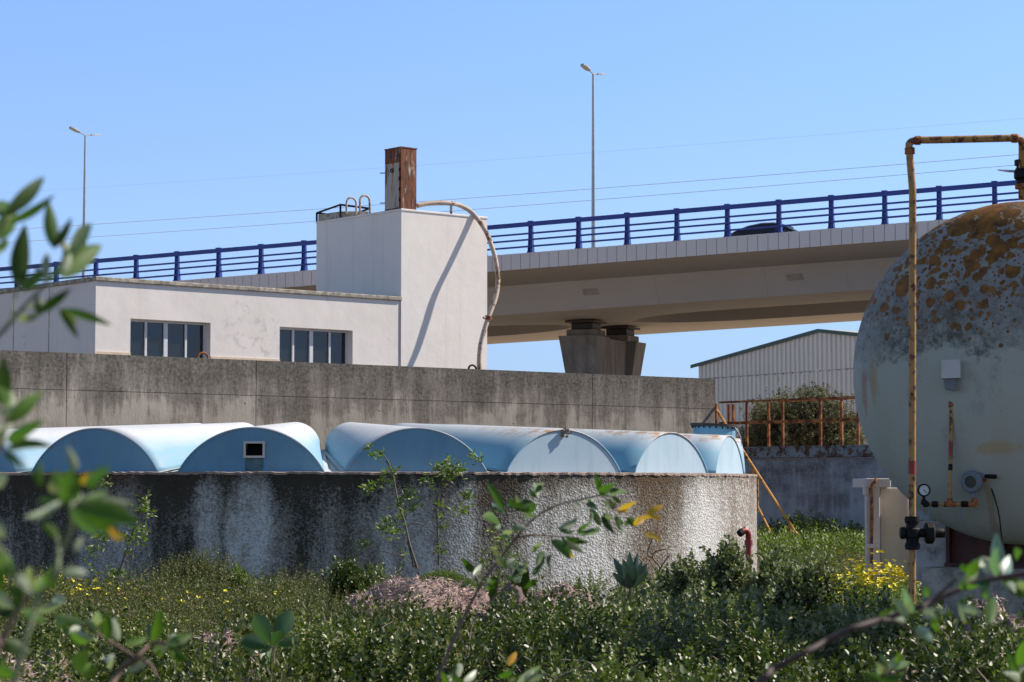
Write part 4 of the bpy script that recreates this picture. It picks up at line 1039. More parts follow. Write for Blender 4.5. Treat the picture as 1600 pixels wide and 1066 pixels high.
m8 = 8; fs = [(i * m8 + j, i * m8 + (j + 1) % m8, (i + 1) * m8 + (j + 1) % m8, (i + 1) * m8 + j) for i in range(len(sections) - 1) for j in range(m8)] + [tuple(range(8)), tuple((len(sections) - 1) * 8 + j for j in range(8))]
MT['car'] = simple('dark_car_paint', (.010, .014, .022), .22, var=.1, spec=.7)
MT['carglass'] = simple('tinted_glass', (.012, .016, .03), .06, var=.05, spec=.8)
MB().add(vs, fs).build('body', MT['car'], car, 40)
cab = [(-1.85, .99, .99, .60), (-1.35, .97, 1.22, .60), (-.85, .96, 1.38, .58), (-.3, .95, 1.45, .57), (.2, .95, 1.43, .57), (.65, .95, 1.30, .60), (1.25, .92, .95, .64)]
vs = []
for x, z0, z1, hw in cab: vs += [MC @ Vector(p) for p in ((x, -.80, z0 - .05), (x, -hw - .04, z1 - .06), (x, -hw + .08, z1 - .01), (x, hw - .08, z1 - .01), (x, hw + .04, z1 - .06), (x, .80, z0 - .05))]
fs = [(i * 6 + j, i * 6 + (j + 1) % 6, (i + 1) * 6 + (j + 1) % 6, (i + 1) * 6 + j) for i in range(len(cab) - 1) for j in range(6)]
MB().add(vs, fs).build('cabin_glass', MT['carglass'], car, 30)
vs = []
for x, z0, z1, hw in cab[:6]: vs += [MC @ Vector(p) for p in ((x, -hw - .05, z1 - .045), (x, -hw + .07, z1 + .012), (x, 0, z1 + .02), (x, hw - .07, z1 + .012), (x, hw + .05, z1 - .045))]
MB().add(vs, [(i * 5 + j, i * 5 + j + 1, (i + 1) * 5 + j + 1, (i + 1) * 5 + j) for i in range(5) for j in range(4)]).build('roof', MT['car'], car, 40)
for x in (-1.35, 1.35):
    for sg in (-1, 1):
        wh = MB().lathe([(.0, -.10), (.24, -.10), (.31, -.07), (.31, .07), (.24, .10), (0, .10)], axisM(MC @ Vector((x, sg * .76, .31)), bn), 20).build('wheel', MT['black'], car)
for sg in (-1, 1):
    MB().box((-2.16, sg * .68 - .13, .68), (-2.02, sg * .68 + .13, .86), MC, .03).build('tail_light', MT['red_paint'], car)
    MB().box((1.95, sg * .62 - .13, .58), (2.12, sg * .62 + .13, .70), MC, .03).build('headlight', MT['frame'], car)
MB().box((.62, -.98, .93), (.78, -.84, 1.05), MC, .02).build('wing_mirror', MT['car'], car)

# ------------------------------------------------------------------ right: the big tank and its pipes
TY = 17.6; TC = P(1596, 582, TY + .4); rT = 275.0 * TY / F
ax = Vector((.42, .9075, 0)); 
tk = thing('storage_tank', Vector((TC.x, TC.y, TC.z)), 'big weathered grey tank with orange lichen on its crown and a domed end', 'tank')
MTk = axisM(TC, -ax)        # z towards the viewer = head
prof = []
for k in range(41):
    an = math.pi / 2 * k / 40; prof.append((rT * math.cos(an), rT * .50 * math.sin(an)))
prof = [(rT * math.cos(math.pi / 2 * k / 12), -1.7 - rT * .5 * math.sin(math.pi / 2 * k / 12)) for k in range(12, -1, -1)] + [(rT, -.001)] + prof
TX = Vector((MTk[0][0], MTk[1][0], 0)); 
if TX.x < 0: TX = -TX
mat_tank = tankmat()
body = MB().lathe(prof, MTk, 96)
bo = body.build('shell', mat_tank, tk, 30)
# object space of the shell: centre at the origin, radius 1
for v in bo.data.vertices: v.co = v.co / rT
bo.scale = (rT, rT, rT)
def TP(px, py, off=0.0):      # point on the head (ellipsoid) seen at a pixel, pushed out by off
    d = ray(px, py); Mi = MTk.inverted(); o0 = Mi @ Vector((0, 0, 0)); dd_ = (Mi.to_3x3() @ d)
    sA = Vector((1 / rT, 1 / rT, 1 / (rT * .5)))
    o1 = Vector((o0.x * sA.x, o0.y * sA.y, o0.z * sA.z)); d1 = Vector((dd_.x * sA.x, dd_.y * sA.y, dd_.z * sA.z))
    a_, b2, c_ = d1.dot(d1), 2 * o1.dot(d1), o1.dot(o1) - 1; D = b2 * b2 - 4 * a_ * c_
    tt_ = (-b2 - math.sqrt(max(0, D))) / (2 * a_); p = d * tt_; return p - d.normalized() * off
# saddle, plinth
MS = frame(Vector((TC.x, TC.y, 0)), Vector((ax.y, -ax.x, 0)), ax, Z)
zbt = zat(893, TY); zs0 = -.92
mb = MB()
xs0 = -.68 * rT
mb.box((-.76, .55, zbt), (.9, .75, TC.z - rT * .80), MS); mb.box((-.76, .50, zbt), (.9, .80, zbt + .03), MS)
for x in (-.74, -.3, .2, .8): mb.box((x, .48, zbt + .03), (x + .03, .82, TC.z - rT * .86), MS)
mb.build('saddle', MT['saddle'], tk)
pl = thing('concrete_plinth', MS @ Vector((-.3, .6, -1.6)), 'low grey concrete plinth under the big tank', 'plinth')
MB().box((-.86, .15, -1.7), (2.2, 4.5, zbt - .002), MS, .02).build('slab', MT['coping'], pl)
# white block behind the yellow pipe
Wb0 = P(1431, 893, TY + 1.2); Wb1 = P(1494, 893, TY + 1.2)
wbk = MB(); wbk.box((Wb0.x, TY + 1.2, zbt - .12), (Wb1.x, TY + 1.5, zat(815, TY + 1.2)), None, .01)
wo = wbk.build('support_block', MT['plinth_white']); tag(wo, 'white painted block with black mould under the left of the tank', 'support block')
# yellow riser with fittings
yp = thing('gas_riser', P(1426, 912, 16.6), 'tall yellow gas pipe bent over the top of the big tank', 'pipe')
YP = 16.4; rP = 5.8 * YP / F
top = cat([P(1426, 300, YP), P(1421, 236, YP), P(1421.5, 224, YP), P(1431, 219.5, YP), P(1445, 219, YP)], 5)
def lin(a_, b2, n=6): return [a_ + (b2 - a_) * k / n for k in range(n)]
path = lin(P(1425, 960, YP), P(1426, 300, YP), 14) + top + lin(P(1450, 219, YP), P(1583, 216, YP), 8) + cat([P(1583, 216, YP), P(1593, 217, YP + .02), P(1597, 226, YP + .05), P(1597, 250, YP + .1)], 5) + [P(1597, 312, YP + .2)]
MB().tube(path, rP, 16).build('pipe', MT['yellow_pipe'], yp, 40)
for (x, y0, y1, m_, k_) in ((1425.2, 720, 741, 'red_band', 1.06),):
    MB().cyl(P(x, y0, YP), P(x, y1, YP), rP * k_, 16).build('band', MT[m_], yp, 40)
def fit_(name, axis, px, py, prof_px, mat, parent, Y=YP, n=20):
    c0 = P(px, py, Y); s = Y / F
    return MB().lathe([(r * s, h * s) for r, h in prof_px], axisM(c0, axis), n).build(name, MT[mat], parent, 30)
fit_('elbow', (0, 0, 1), 1421.5, 236, [(8, -5), (8, 5)], 'orange_fit', yp)
fit_('elbow', (1, 0, 0), 1434, 219.5, [(7.4, -4), (7.4, 4)], 'orange_fit', yp)
fit_('elbow', (1, 0, 0), 1585, 216.2, [(7.4, -4), (7.4, 4)], 'orange_fit', yp)
va = thing('pipe_valve', P(1426, 832, YP), 'cluster of black valves on the lower part of the yellow pipe', 'valve')
fit_('body', (0, 0, 1), 1425.5, 833, [(9, -24), (12, -24), (12, -18), (9.5, -14), (10.5, -8), (13, -6), (13, 6), (10.5, 8), (9.5, 14), (12, 18), (12, 24), (9, 24)], 'black_fit', va)
fit_('coupling', (0, 0, 1), 1425.5, 812, [(8, -6), (11, -6), (11, 5), (8, 5)], 'black_fit', va)
fit_('coupling', (0, 0, 1), 1425.5, 853, [(8, -6), (11, -6), (11, 5), (8, 5)], 'black_fit', va)
fit_('cross_bar', (1, 0, 0), 1425.5, 833, [(0, -19), (8, -19), (9.5, -17), (9.5, -12), (7, -10), (7, 20), (6, 20), (6, 50), (7, 50)], 'black_fit', va)
fit_('flange', (1, 0, 0), 1452, 833, [(6, -7), (14, -7), (17, -4), (17, 5), (12, 8), (6, 8)], 'black_fit', va, n=12)
fit_('end_plug', (1, 0, 0), 1468, 833, [(5, -8), (7.5, -7), (7.5, 5), (6, 8), (0, 8)], 'black_fit', va, n=12)
tv = thing('top_valve', P(1597, 285, YP + .2), 'dark valve with a white tipped lever on top of the big tank', 'valve')
Yt = YP + .15
fit_('body', (0, 0, 1), 1600, 272, [(6, 22), (15, 22), (15, 14), (11, 12), (16, 4), (16, -6), (11, -12), (9, -14), (9, -16)], 'black_fit', tv, Yt, 12)
fit_('flange', (0, 0, 1), 1600, 291, [(5, 3), (14, 3), (14, -4), (5, -4)], 'orange_fit', tv, Yt)
fit_('flange', (0, 0, 1), 1600, 285, [(5, 3), (12, 3), (12, -3), (5, -3)], 'black_fit', tv, Yt)
MB().tube([P(1588, 268, Yt), P(1576, 267.5, Yt)], 2.0 * Yt / F, 8).build('lever', MT['galv'], tv)
MB().tube([P(1576, 267.5, Yt), P(1559, 265.5, Yt)], [2.0 * Yt / F, 1.2 * Yt / F], 8).build('lever_tip', MT['frame'], tv)
# thin pipe, gauge, transmitter, box
gz_ = thing('gauge_line', TP(1487, 787, .05), 'thin rusty orange pipe with a tee fixed to the front of the tank', 'pipe')
YG = min(TP(1440, 787).y, TP(1525, 787).y, TP(1487, 700).y) - .05; sG = YG / F
def G3(px, py, off=0): return P(px, py, YG + off)
MB().tube(cat([TP(1493, 628, -.03), P(1491, 629, YG + .05), G3(1486.5, 634), G3(1486.3, 650)], 4) + lin(G3(1486.3, 660), G3(1484, 787), 4) + [G3(1484, 787)], 3.1 * sG, 10).build('riser', MT['yellow_pipe'], gz_, 40)
MB().tube([G3(1445, 788), G3(1521, 788)], 2.8 * sG, 10).build('cross_pipe', MT['yellow_pipe'], gz_, 40)
for y0, y1, m_ in ((690, 712, 'red_band'), (725, 735, 'black_fit')): MB().cyl(G3(1486 - (y0 - 650) * .012, y0), G3(1486 - (y1 - 650) * .012, y1), 3.4 * sG, 10).build('band', MT[m_], gz_)
def fg(name, axis, px, py, prof_px, mat, parent, n=16): return fit_(name, axis, px, py, prof_px, mat, parent, YG, n)
fg('elbow', (1, 0, 0), 1487, 632, [(0, -5), (5, -5), (5, 5), (0, 5)], 'orange_fit', gz_, 10)
fg('tee', (1, 0, 0), 1484, 788, [(4, -9), (4.6, -9), (4.6, 9), (4, 9)], 'orange_fit', gz_, 10); fg('tee_neck', (0, 0, 1), 1484, 783, [(4, -5), (4.4, -5), (4.4, 5), (4, 5)], 'orange_fit', gz_, 10)
fg('union', (1, 0, 0), 1461, 788, [(3, -5), (5, -4), (5, 4), (3, 5)], 'black_fit', gz_, 8); fg('union', (1, 0, 0), 1507, 788, [(3, -6), (4.8, -5), (4.8, 5), (3, 6)], 'black_fit', gz_, 8)
fg('elbow', (0, 0, 1), 1523, 784, [(4.6, -7), (4.8, -7), (5, 5), (4, 6)], 'orange_fit', gz_, 10); fg('elbow', (1, 0, 0), 1518, 788, [(3, -8), (4.4, -6), (4.4, 6), (3, 6)], 'orange_fit', gz_, 10)
for x, y in ((1451, 812), (1500, 812)): MB().tube([G3(x + 2, 790), G3(x, y)], [1.3 * sG, .9 * sG], 6).build('drain_tube', MT['transmitter'], gz_)
fv = Vector((0, -1, 0))
gg = thing('pressure_gauge', G3(1443.5, 766), 'small round pressure gauge with a white dial left of the thin pipe', 'gauge')
fg('case', fv, 1443.5, 766, [(0, -5), (9, -5), (10, -3), (10, 3), (9.2, 4), (7.9, 4), (7.9, 2)], 'black_fit', gg, 32)
fg('dial', fv, 1443.5, 766, [(0, 1.5), (7.9, 1.5), (7.9, 2.2), (0, 2.2)], 'dial', gg, 32)
Mg = axisM(G3(1443.5, 766) - Vector((0, 2.6 * sG, 0)), fv)
mb = MB(); mb.box((-.5 * sG, -5.5 * sG, -.2 * sG), (.5 * sG, 2 * sG, .2 * sG), Mg @ Matrix.Rotation(R(40), 4, 'Z')); mb.build('needle', MT['black_fit'], gg)
fg('stem', (0, 0, 1), 1443.5, 779, [(3.4, -10), (5, -9), (5, -3), (3, -2), (2.2, 4)], 'black_fit', gg, 12); fg('stem_elbow', (1, 0, 0), 1445.5, 788, [(0, -4), (4.6, -3), (4.6, 4), (3, 6)], 'black_fit', gg, 12)
tr = thing('pressure_transmitter', G3(1517, 752), 'grey round instrument housing with a dark lens on the tank front', 'instrument')
av = Vector((-.55, -.8, -.1))
fg('housing', av, 1521, 752, [(0, -16), (10, -15), (13, -11), (13, 3), (17.5, 5), (17.5, 10), (15, 12), (9.5, 12), (9.5, 10)], 'transmitter', tr, 32)
fg('lens', av, 1521, 752, [(0, 9), (9.4, 9), (9.4, 10.5), (0, 10.5)], 'brass', tr, 32)
fg('collar', (0, 0, 1), 1520, 770, [(5, -7), (5, 2), (8, 6)], 'transmitter', tr, 12)
fg('lug', (1, 0, .1), 1534, 744, [(4, -6), (6, -5), (6, 4), (4, 6)], 'transmitter', tr, 10)
MB().tube([G3(1538, 744, -.01), TP(1556, 745, .03)], 3.3 * sG, 10).build('conduit', MT['black_fit'], tr)
fg('knuckle', (0, 0, 1), 1554, 743, [(0, -5), (5, -4), (5, 3), (3, 6), (0, 7)], 'orange_fit', tr, 10)
MB().tube(cat([G3(1540, 751), G3(1546, 756), G3(1553, 775), G3(1560, 800), G3(1563, 820), G3(1566, 850)], 6), 1.15 * sG, 6).build('cable', MT['black_fit'], tr)
fg('gland', (1, 0, 0), 1540, 750, [(0, -5), (3.5, -4), (3.5, 4), (0, 5)], 'orange_fit', tr, 10)
jb = thing('junction_box', TP(1492, 577, .05), 'pale square box on a stub above the thin pipe on the tank', 'junction box')
cb = TP(1490, 577); YB = cb.y - .10; sB = YB / F
bx = P(1470.5, 562, YB); bx2 = P(1501, 591, YB)
q = [P(1471, 562.5, YB), P(1500, 562, YB), P(1500, 590.5, YB), P(1471, 591.5, YB)]; bk = Vector((.055, .16, -.006)); q2 = [p + bk for p in q]
mb = MB(); mb.add(q + q2, [(0, 1, 2, 3), (4, 5, 6, 7), (0, 1, 5, 4), (1, 2, 6, 5), (2, 3, 7, 6), (3, 0, 4, 7)]); mb.build('box', MT['grey_box'], jb)
q = [P(1477, 592, YB + .03), P(1494, 592, YB + .03), P(1493, 611, YB + .03), P(1479, 608, YB + .03)]; q2 = [p + Vector((0, .06, 0)) for p in q]
mb = MB(); mb.add(q + q2, [(0, 1, 2, 3), (4, 5, 6, 7), (0, 1, 5, 4), (1, 2, 6, 5), (2, 3, 7, 6), (3, 0, 4, 7)]); mb.build('stub', MT['transmitter'], jb)

# ---- cabinet left of the tank
YD = 21.5
cbn = thing('metal_cabinet', P(1390, 900, YD), 'open pinkish white metal cabinet with a cream side panel left of the tank', 'cabinet')
nD = Vector((.0, -1, 0))
def qbox(mb, x0, y0, x1, y1, Y0, Y1):
    a_ = P(x0, y0, Y0); b2 = P(x1, y1, Y0); mb.box((a_.x, Y0, b2.z), (b2.x, Y1, a_.z), None, .006)
mb = MB()
qbox(mb, 1353, 760, 1361, 905, YD, YD + .10); qbox(mb, 1363.5, 760, 1376, 905, YD - .04, YD + .06)
qbox(mb, 1351, 748, 1358, 774, YD - .02, YD + .12)
qbox(mb, 1353, 747.5, 1392, 762, YD - .05, YD + .8); qbox(mb, 1355, 850, 1374, 857, YD - .06, YD + .02)
mb.build('frame', MT['pink_white'], cbn)
mb = MB(); qbox(mb, 1375.5, 762, 1417.5, 905, YD + .12, YD + .16); mb.build('side_panel', MT['cream'], cbn)
mb = MB(); qbox(mb, 1417.6, 766, 1421, 905, YD + .02, YD + .14); qbox(mb, 1375.6, 762.5, 1378, 905, YD + .0, YD + .11); mb.build('edge_trim', MT['pink_white'], cbn)
MB().tube(cat([P(1369, 748, YD - .08), P(1367, 753, YD - .10), P(1362, 758, YD - .10), P(1362, 775, YD - .06), P(1362, 880, YD - .0)], 4), .014, 8).build('bolt_rod', MT['orange_fit'], cbn)

# ---- red hydrant
hy = thing('red_standpipe', P(1167, 885, 27.5), 'red standpipe with a black capped outlet in front of the round tank', 'standpipe')
Yh = 26.6; sH = Yh / F
MB().tube([P(1169, 905, Yh), P(1169.5, 850, Yh)] + cat([P(1169.5, 842, Yh), P(1169, 834, Yh - .01), P(1165, 829, Yh - .03), P(1159, 830, Yh - .06)], 5), 4.6 * sH, 14).build('pipe', MT['red_paint'], hy, 40)
MB().lathe([(6.4 * sH, -4 * sH), (6.4 * sH, 4 * sH)], axisM(P(1169.5, 848, Yh), Z), 14).build('collar', MT['red_paint'], hy, 40)
MB().lathe([(4.5 * sH, -3 * sH), (6 * sH, -2 * sH), (6 * sH, 4 * sH), (0, 5 * sH)], axisM(P(1158, 832, Yh - .07), (-.7, -.5, -.5)), 14).build('cap', MT['black_fit'], hy, 30)
MB().tube([P(1162, 828, Yh - .03), P(1163, 823, Yh - .03)], 1.2 * sH, 6).build('stem', MT['black_fit'], hy)

exec_veg = True
# ------------------------------------------------------------------ vegetation
BUMPS = [  # (photo column, distance, sigma across m, sigma along m, height added to the canopy)
    (1140, 22.0, .16, .7, .25), (1085, 22.5, .35, 1.2, .10), (990, 24.7, .45, .35, .14), (1225, 23.0, .22, .9, .24), (1290, 21.0, .5, 1.6, .16),
    (1380, 17.0, .5, 1.2, .24), (1470, 14.8, .8, .9, .10), (1580, 14.5, .7, .9, .12), (1560, 12.6, .7, .8, .12), (300, 27.2, .45, .8, .14), (440, 26.5, .6, .9, -.08),
    (180, 26.5, .9, 1.0, .10), (60, 26, .6, 1.2, .12), (500, 26.5, .8, 1.0, .04), (740, 23.6, 1.5, 1.6, -.14), (860, 25, .5, .8, -.05), (930, 18, .8, 1.2, .06), (500, 17, .9, 1.2, .05)]
def canopy(x, y):
    h = np.full_like(x, -1.14)
    h = h + .08 * np.sin(x * 2.1 + y * .9) * np.cos(y * 1.4 - x * .6) + .08 * np.sin(x * 5.3 + 1) * np.sin(y * 4.1) + .07 * np.sin(x * 11 + y * 8) * np.sin(y * 9 - x * 4)
    for px, Y, sx, sy, a_ in BUMPS:
        cx = (px - 800) / F * Y; h = h + a_ * np.exp(-((x - cx) / sx) ** 2 - ((y - Y) / sy) ** 2)
    return h
def region(n, y0, y1, px0=-120, px1=1720):
    y = np.sqrt(rng.uniform(y0 ** 2, y1 ** 2, n)); px = rng.uniform(px0, px1, n)
    x = (px - 800) / F * y
    ok = (x - BC.x) ** 2 + (y - BC.y) ** 2 > (RB + .12) ** 2
    return x[ok], y[ok], px[ok]
def broad(k):
    return [sprig(16, .30, .074, .036, .05, .15, 1.25) for _ in range(k)]
TB_ = broad(6)
fine = [sprig(22, .30, .046, .010, .05, .2, 1.2) for _ in range(5)]
narrow = [sprig(18, .36, .085, .016, .05, .3, 1.35) for _ in range(5)]
small = [sprig(22, .17, .034, .019, .06, .1, 1.1) for _ in range(5)]
weed = [sprig(12, .20, .070, .026, .05, .1, 1.0) for _ in range(5)]
def heapmask(x, y):
    m = np.full_like(x, -9.)
    for px, Y, rx, ry, hh in HEAPS:
        cx = (px - 800) / F * Y; m = np.maximum(m, 1 - ((x - cx) / rx) ** 2 - ((y - Y) / ry) ** 2)
    return m
HEAPS = [(650, 24.6, .98, .75, .62), (575, 24.6, .42, .6, .46), (720, 24.9, .5, .6, .56), (800, 24.2, .30, .4, .62), (880, 24.9, .46, .5, .55),
         (20, 15.0, .24, .35, .52), (90, 15.6, .18, .3, .48), (340, 17.6, .24, .3, .50), (400, 16.4, .16, .25, .45), (395, 14.9, .10, .2, .44), (1535, 15.6, .42, .5, .80), (1590, 15.2, .25, .5, .74), (1405, 13.6, .14, .25, .58), (1478, 13.4, .05, .15, .52)]
# dense shrub mass: mounded clumps of leafy shoots with dark hollows between them
def clumps(n, y0, y1, r0, r1, dens, px0=-120, px1=1720, keepf=None, flat=.8, sink=.30):
    x, y, px = region(n, y0, y1, px0, px1); k = keepf(x, y, px); x, y = x[k], y[k]
    r = rng.uniform(r0, r1, len(x)); top = canopy(x, y) + rng.normal(0, .085, len(x)) + .02
    P_, N_ = [], []
    for a_, b_, c_, d_ in zip(x, y, top, r):
        m = int(dens * d_ * d_); u = rng.uniform(0, 6.283, m); v = rng.uniform(-.25, 1, m); w2 = np.sqrt(np.maximum(0, 1 - v * v))
        d = np.stack([np.cos(u) * w2, np.sin(u) * w2, v], 1); rad = d_ * rng.uniform(.55, 1.0, m)[:, None]
        P_.append(np.array([a_, b_, c_ - d_ * flat - sink + .12]) + d * rad * np.array([1, 1, flat])); N_.append(d * np.array([.8, .8, 1.0]) + np.array([0, 0, .45]))
    return np.concatenate(P_), norm(np.concatenate(N_))
hm_ok = lambda x, y, e=-.10: heapmask(x, y) < e
keepA = lambda x, y, px: hm_ok(x, y) & ~((y > 18.5) & (px < 560) & (rng.uniform(0, 1, len(x)) < np.clip((y - 18.5) / 3, 0, 1))) & ~((px > 1195) & (y > 24.8))
pos, nr = clumps(520, 10.8, 29.4, .15, .46, 470, keepf=keepA)
x, y = pos[:, 0], pos[:, 1]; px = 800 + F * x / y
ins = (x - BC.x) ** 2 + (y - BC.y) ** 2 > (RB + .05) ** 2; pos, nr, x, y, px = pos[ins], nr[ins], x[ins], y[ins], px[ins]; n_ok = len(pos)
print('shoots', n_ok)
greym = (px > 930) & (y > 17.0) & (rng.uniform(0, 1, n_ok) < np.clip((px - 900) / 160, 0, .85))
fld = np.sin(x * 1.9 + 1.3 * np.sin(y * 1.1)) + np.sin(y * 1.7 + x * 1.3 + 2) + rng.normal(0, .45, n_ok)
mN = ~greym & (fld < -1.45); mS = ~greym & (fld > 1.05); mA = ~greym & ~mN & ~mS
V, Fq = scatter(narrow, pos[mN], rng.uniform(.6, 1.2, mN.sum()), .35, nr[mN])
tag(np_mesh('narrow_leaved_undergrowth', V, Fq, MT['leaf_fine']), 'narrow leaved shoots standing between the glossy undergrowth', 'undergrowth', None, 'stuff')
V, Fq = scatter(small, np.concatenate([pos[mS], pos[mS] + rng.normal(0, .06, (mS.sum(), 3))]) + np.array([0, 0, .08]), rng.uniform(.7, 1.3, 2 * mS.sum()), .5, np.concatenate([nr[mS], nr[mS]]))
tag(np_mesh('small_leaved_undergrowth', V, Fq, MT['leaf_small']), 'small leaved light green patches in the foreground undergrowth', 'undergrowth', None, 'stuff')
V, Fq = scatter(TB_, pos[mA], rng.uniform(.55, 1.1, mA.sum()), .4, nr[mA])
tag(np_mesh('undergrowth', V, Fq, MT['leaf_a']), 'dense glossy green undergrowth filling the foreground', 'undergrowth', None, 'stuff')
V, Fq = scatter(TB_, pos[greym] + np.array([0, 0, .03]), rng.uniform(.6, 1.25, greym.sum()), .35, nr[greym])
tag(np_mesh('saltbush_cover', V, Fq, MT['leaf_grey']), 'grey green saltbush cover below the red standpipe', 'undergrowth', None, 'stuff')
mb = MB()
for k in rng.choice(n_ok, 700, replace=False):
    p = Vector(pos[k]) + Vector((0, 0, .1)); d = Vector((rng.normal(0, .5), rng.normal(0, .5), rng.uniform(.1, 1.0))).normalized() * rng.uniform(.15, .38)
    q = p + d * .6 + Vector((rng.normal(0, .03), rng.normal(0, .03), 0)); mb.tube([p, q, p + d + Vector((rng.normal(0, .05), 0, -.03))], [.004, .003, .0015], 4)
tag(mb.build('dead_stems', MT['straw'], None), 'pale dead stems sticking out of the undergrowth', 'dead stems', None, 'stuff')
# low filler so that the hollows end in leaves, not bare soil
x, y, px = region(9000, 10.8, 29.5); k = ~((px > 1195) & (y > 24.8)) & (heapmask(x, y) < .5)
V, Fq = scatter(small, np.stack([x, y, canopy(x, y) - .62], 1)[k], rng.uniform(.9, 1.8, k.sum()), .6)
tag(np_mesh('low_undergrowth', V, Fq, MT['leaf_a']), 'low dark leaf cover in the hollows between the foreground shrubs', 'undergrowth', None, 'stuff')
# finer growth at the left with small yellow flowers
keepB = lambda x, y, px: (rng.uniform(0, 1, len(x)) < np.clip((y - 18) / 3, 0, 1) * np.clip((620 - px) / 100, 0, 1)) & hm_ok(x, y)
pos, nr = clumps(420, 18.0, 29.7, .14, .34, 900, -120, 640, keepB, .9, .33)
ins = (pos[:, 0] - BC.x) ** 2 + (pos[:, 1] - BC.y) ** 2 > (RB + .05) ** 2; pos, nr = pos[ins], nr[ins]
sel = rng.uniform(0, 1, len(pos)) < .78
V, Fq = scatter(fine, pos[sel], rng.uniform(.5, 1.15, sel.sum()), .4, nr[sel])
tag(np_mesh('fine_undergrowth', V, Fq, MT['leaf_fine']), 'fine olive undergrowth at the foot of the dark tank wall', 'undergrowth', None, 'stuff')
V, Fq = scatter(weed, pos[~sel], rng.uniform(.5, 1.0, (~sel).sum()), .4, nr[~sel])
tag(np_mesh('leafy_undergrowth', V, Fq, MT['leaf_a']), 'darker leafy growth mixed into the olive undergrowth at the left', 'undergrowth', None, 'stuff')
# weeds on the far ground at the right
x, y, px = region(9000, 24.5, 51.5, 1185, 1500)
ok = (x - p1.x) * wb.x + (y - p1.y) * wb.y < -.15
ok &= rng.uniform(0, 1, len(x)) < np.where((y > 31) & (y < 44), .06, .85)
x, y = x[ok], y[ok]
near_wall = np.clip(1.6 - np.abs((x - p1.x) * wb.x + (y - p1.y) * wb.y + 1.0), 0, 1)
gz_v = ground_z(x, y) + rng.uniform(0, .12, len(x)) + near_wall * rng.uniform(0, .42, len(x)) * (.6 + .4 * np.sin(x * 2.2)) + np.clip((30 - y) / 5, 0, 1) * rng.uniform(.0, .32, len(x))
V, Fq = scatter(weed, np.stack([x, y, gz_v], 1), rng.uniform(.8, 1.9, len(x)), .5)
tag(np_mesh('weeds', V, Fq, MT['leaf_weed']), 'fresh green weeds growing along the platform wall', 'weeds', None, 'stuff')
x, y, px = region(5000, 26, 49, 1180, 1480); ok = (x - p1.x) * wb.x + (y - p1.y) * wb.y < -.15; x, y = x[ok], y[ok]
V, Fq = scatter(fine, np.stack([x, y, ground_z(x, y) - .02], 1), rng.uniform(.5, 1.2, len(x)), .6)
tag(np_mesh('dry_grass', V, Fq, MT['leaf_fine']), 'thin dry grass on the open ground before the platform wall', 'grass', None, 'stuff')
# flowers
def flowers(name, px, py, Y, mat, size, label, jz=.0):
    n = len(px); sp = []
    base = np.array([tuple(P(a_, b_, c_)) for a_, b_, c_ in zip(px, py, Y)])
    T = []
    for k in range(5):
        an = k * 1.2566; T.append(leaf_arrays(np.zeros((1, 3)), np.array([[math.cos(an), math.sin(an), .45]]), np.array([[0, 0, 1.]]), np.array([size]), np.array([size * .9])))
    T = np.concatenate(T)
    V, Fq = scatter([T], base, rng.uniform(.6, 1.2, n), .6)
    return tag(np_mesh(name, V, Fq, MT[mat]), label, 'flowers', None, 'stuff')
n = 170; px = np.concatenate([rng.normal(95, 70, n), rng.normal(350, 45, 55), rng.uniform(0, 520, 40)]); py = np.concatenate([rng.normal(915, 9, n) + (px[:n] - 95) * .06, rng.normal(942, 12, 55), rng.uniform(925, 975, 40)])
Yf = np.clip(26.2 - (py - 915) * .075, 18, 27)
flowers('yellow_wildflowers', px, py, Yf, 'petal', .030, 'small yellow wildflowers at the left foot of the round tank')
n = 26; px = rng.uniform(150, 330, n); py = 925 + (px - 150) * .12 + rng.normal(0, 7, n); flowers('orange_wildflowers', px, py, np.full(n, 26.0), 'petal_o', .030, 'few small orange wildflowers among the yellow ones')
# bright yellow flowering clump by the cabinet
yc = thing('flowering_clump', P(1365, 925, 20.8), 'low clump covered with yellow flowers beside the yellow pipe', 'flowering plant')
n = 330; pxs = rng.normal(1362, 27, n); pys = rng.normal(903, 13, n); pxs[:40] = rng.normal(1405, 6, 40); pys[:40] = rng.normal(897, 6, 40)
Ys = 20.7 + rng.uniform(-.45, .45, n)
base = np.array([tuple(P(a_, b_, c_)) for a_, b_, c_ in zip(pxs, pys, Ys)])
V, Fq = scatter([leaf_arrays(np.zeros((5, 3)), np.array([[math.cos(k * 1.2566), math.sin(k * 1.2566), .5] for k in range(5)]), np.tile([0, 0, 1.], (5, 1)), np.full(5, .028), np.full(5, .024))], base, rng.uniform(.6, 1.2, n), .5)
np_mesh('flowers', V, Fq, MT['petal'], yc)
n = 900; pos = np.array([tuple(P(rng.normal(1365, 34), min(990, max(905, rng.normal(935, 22))), 20.7 + rng.uniform(-.5, .5))) for _ in range(n)]) - np.array([0, 0, .30])
V, Fq = scatter(fine, pos, rng.uniform(.6, 1.0, n), .4); np_mesh('foliage', V, Fq, MT['leaf_weed'], yc)
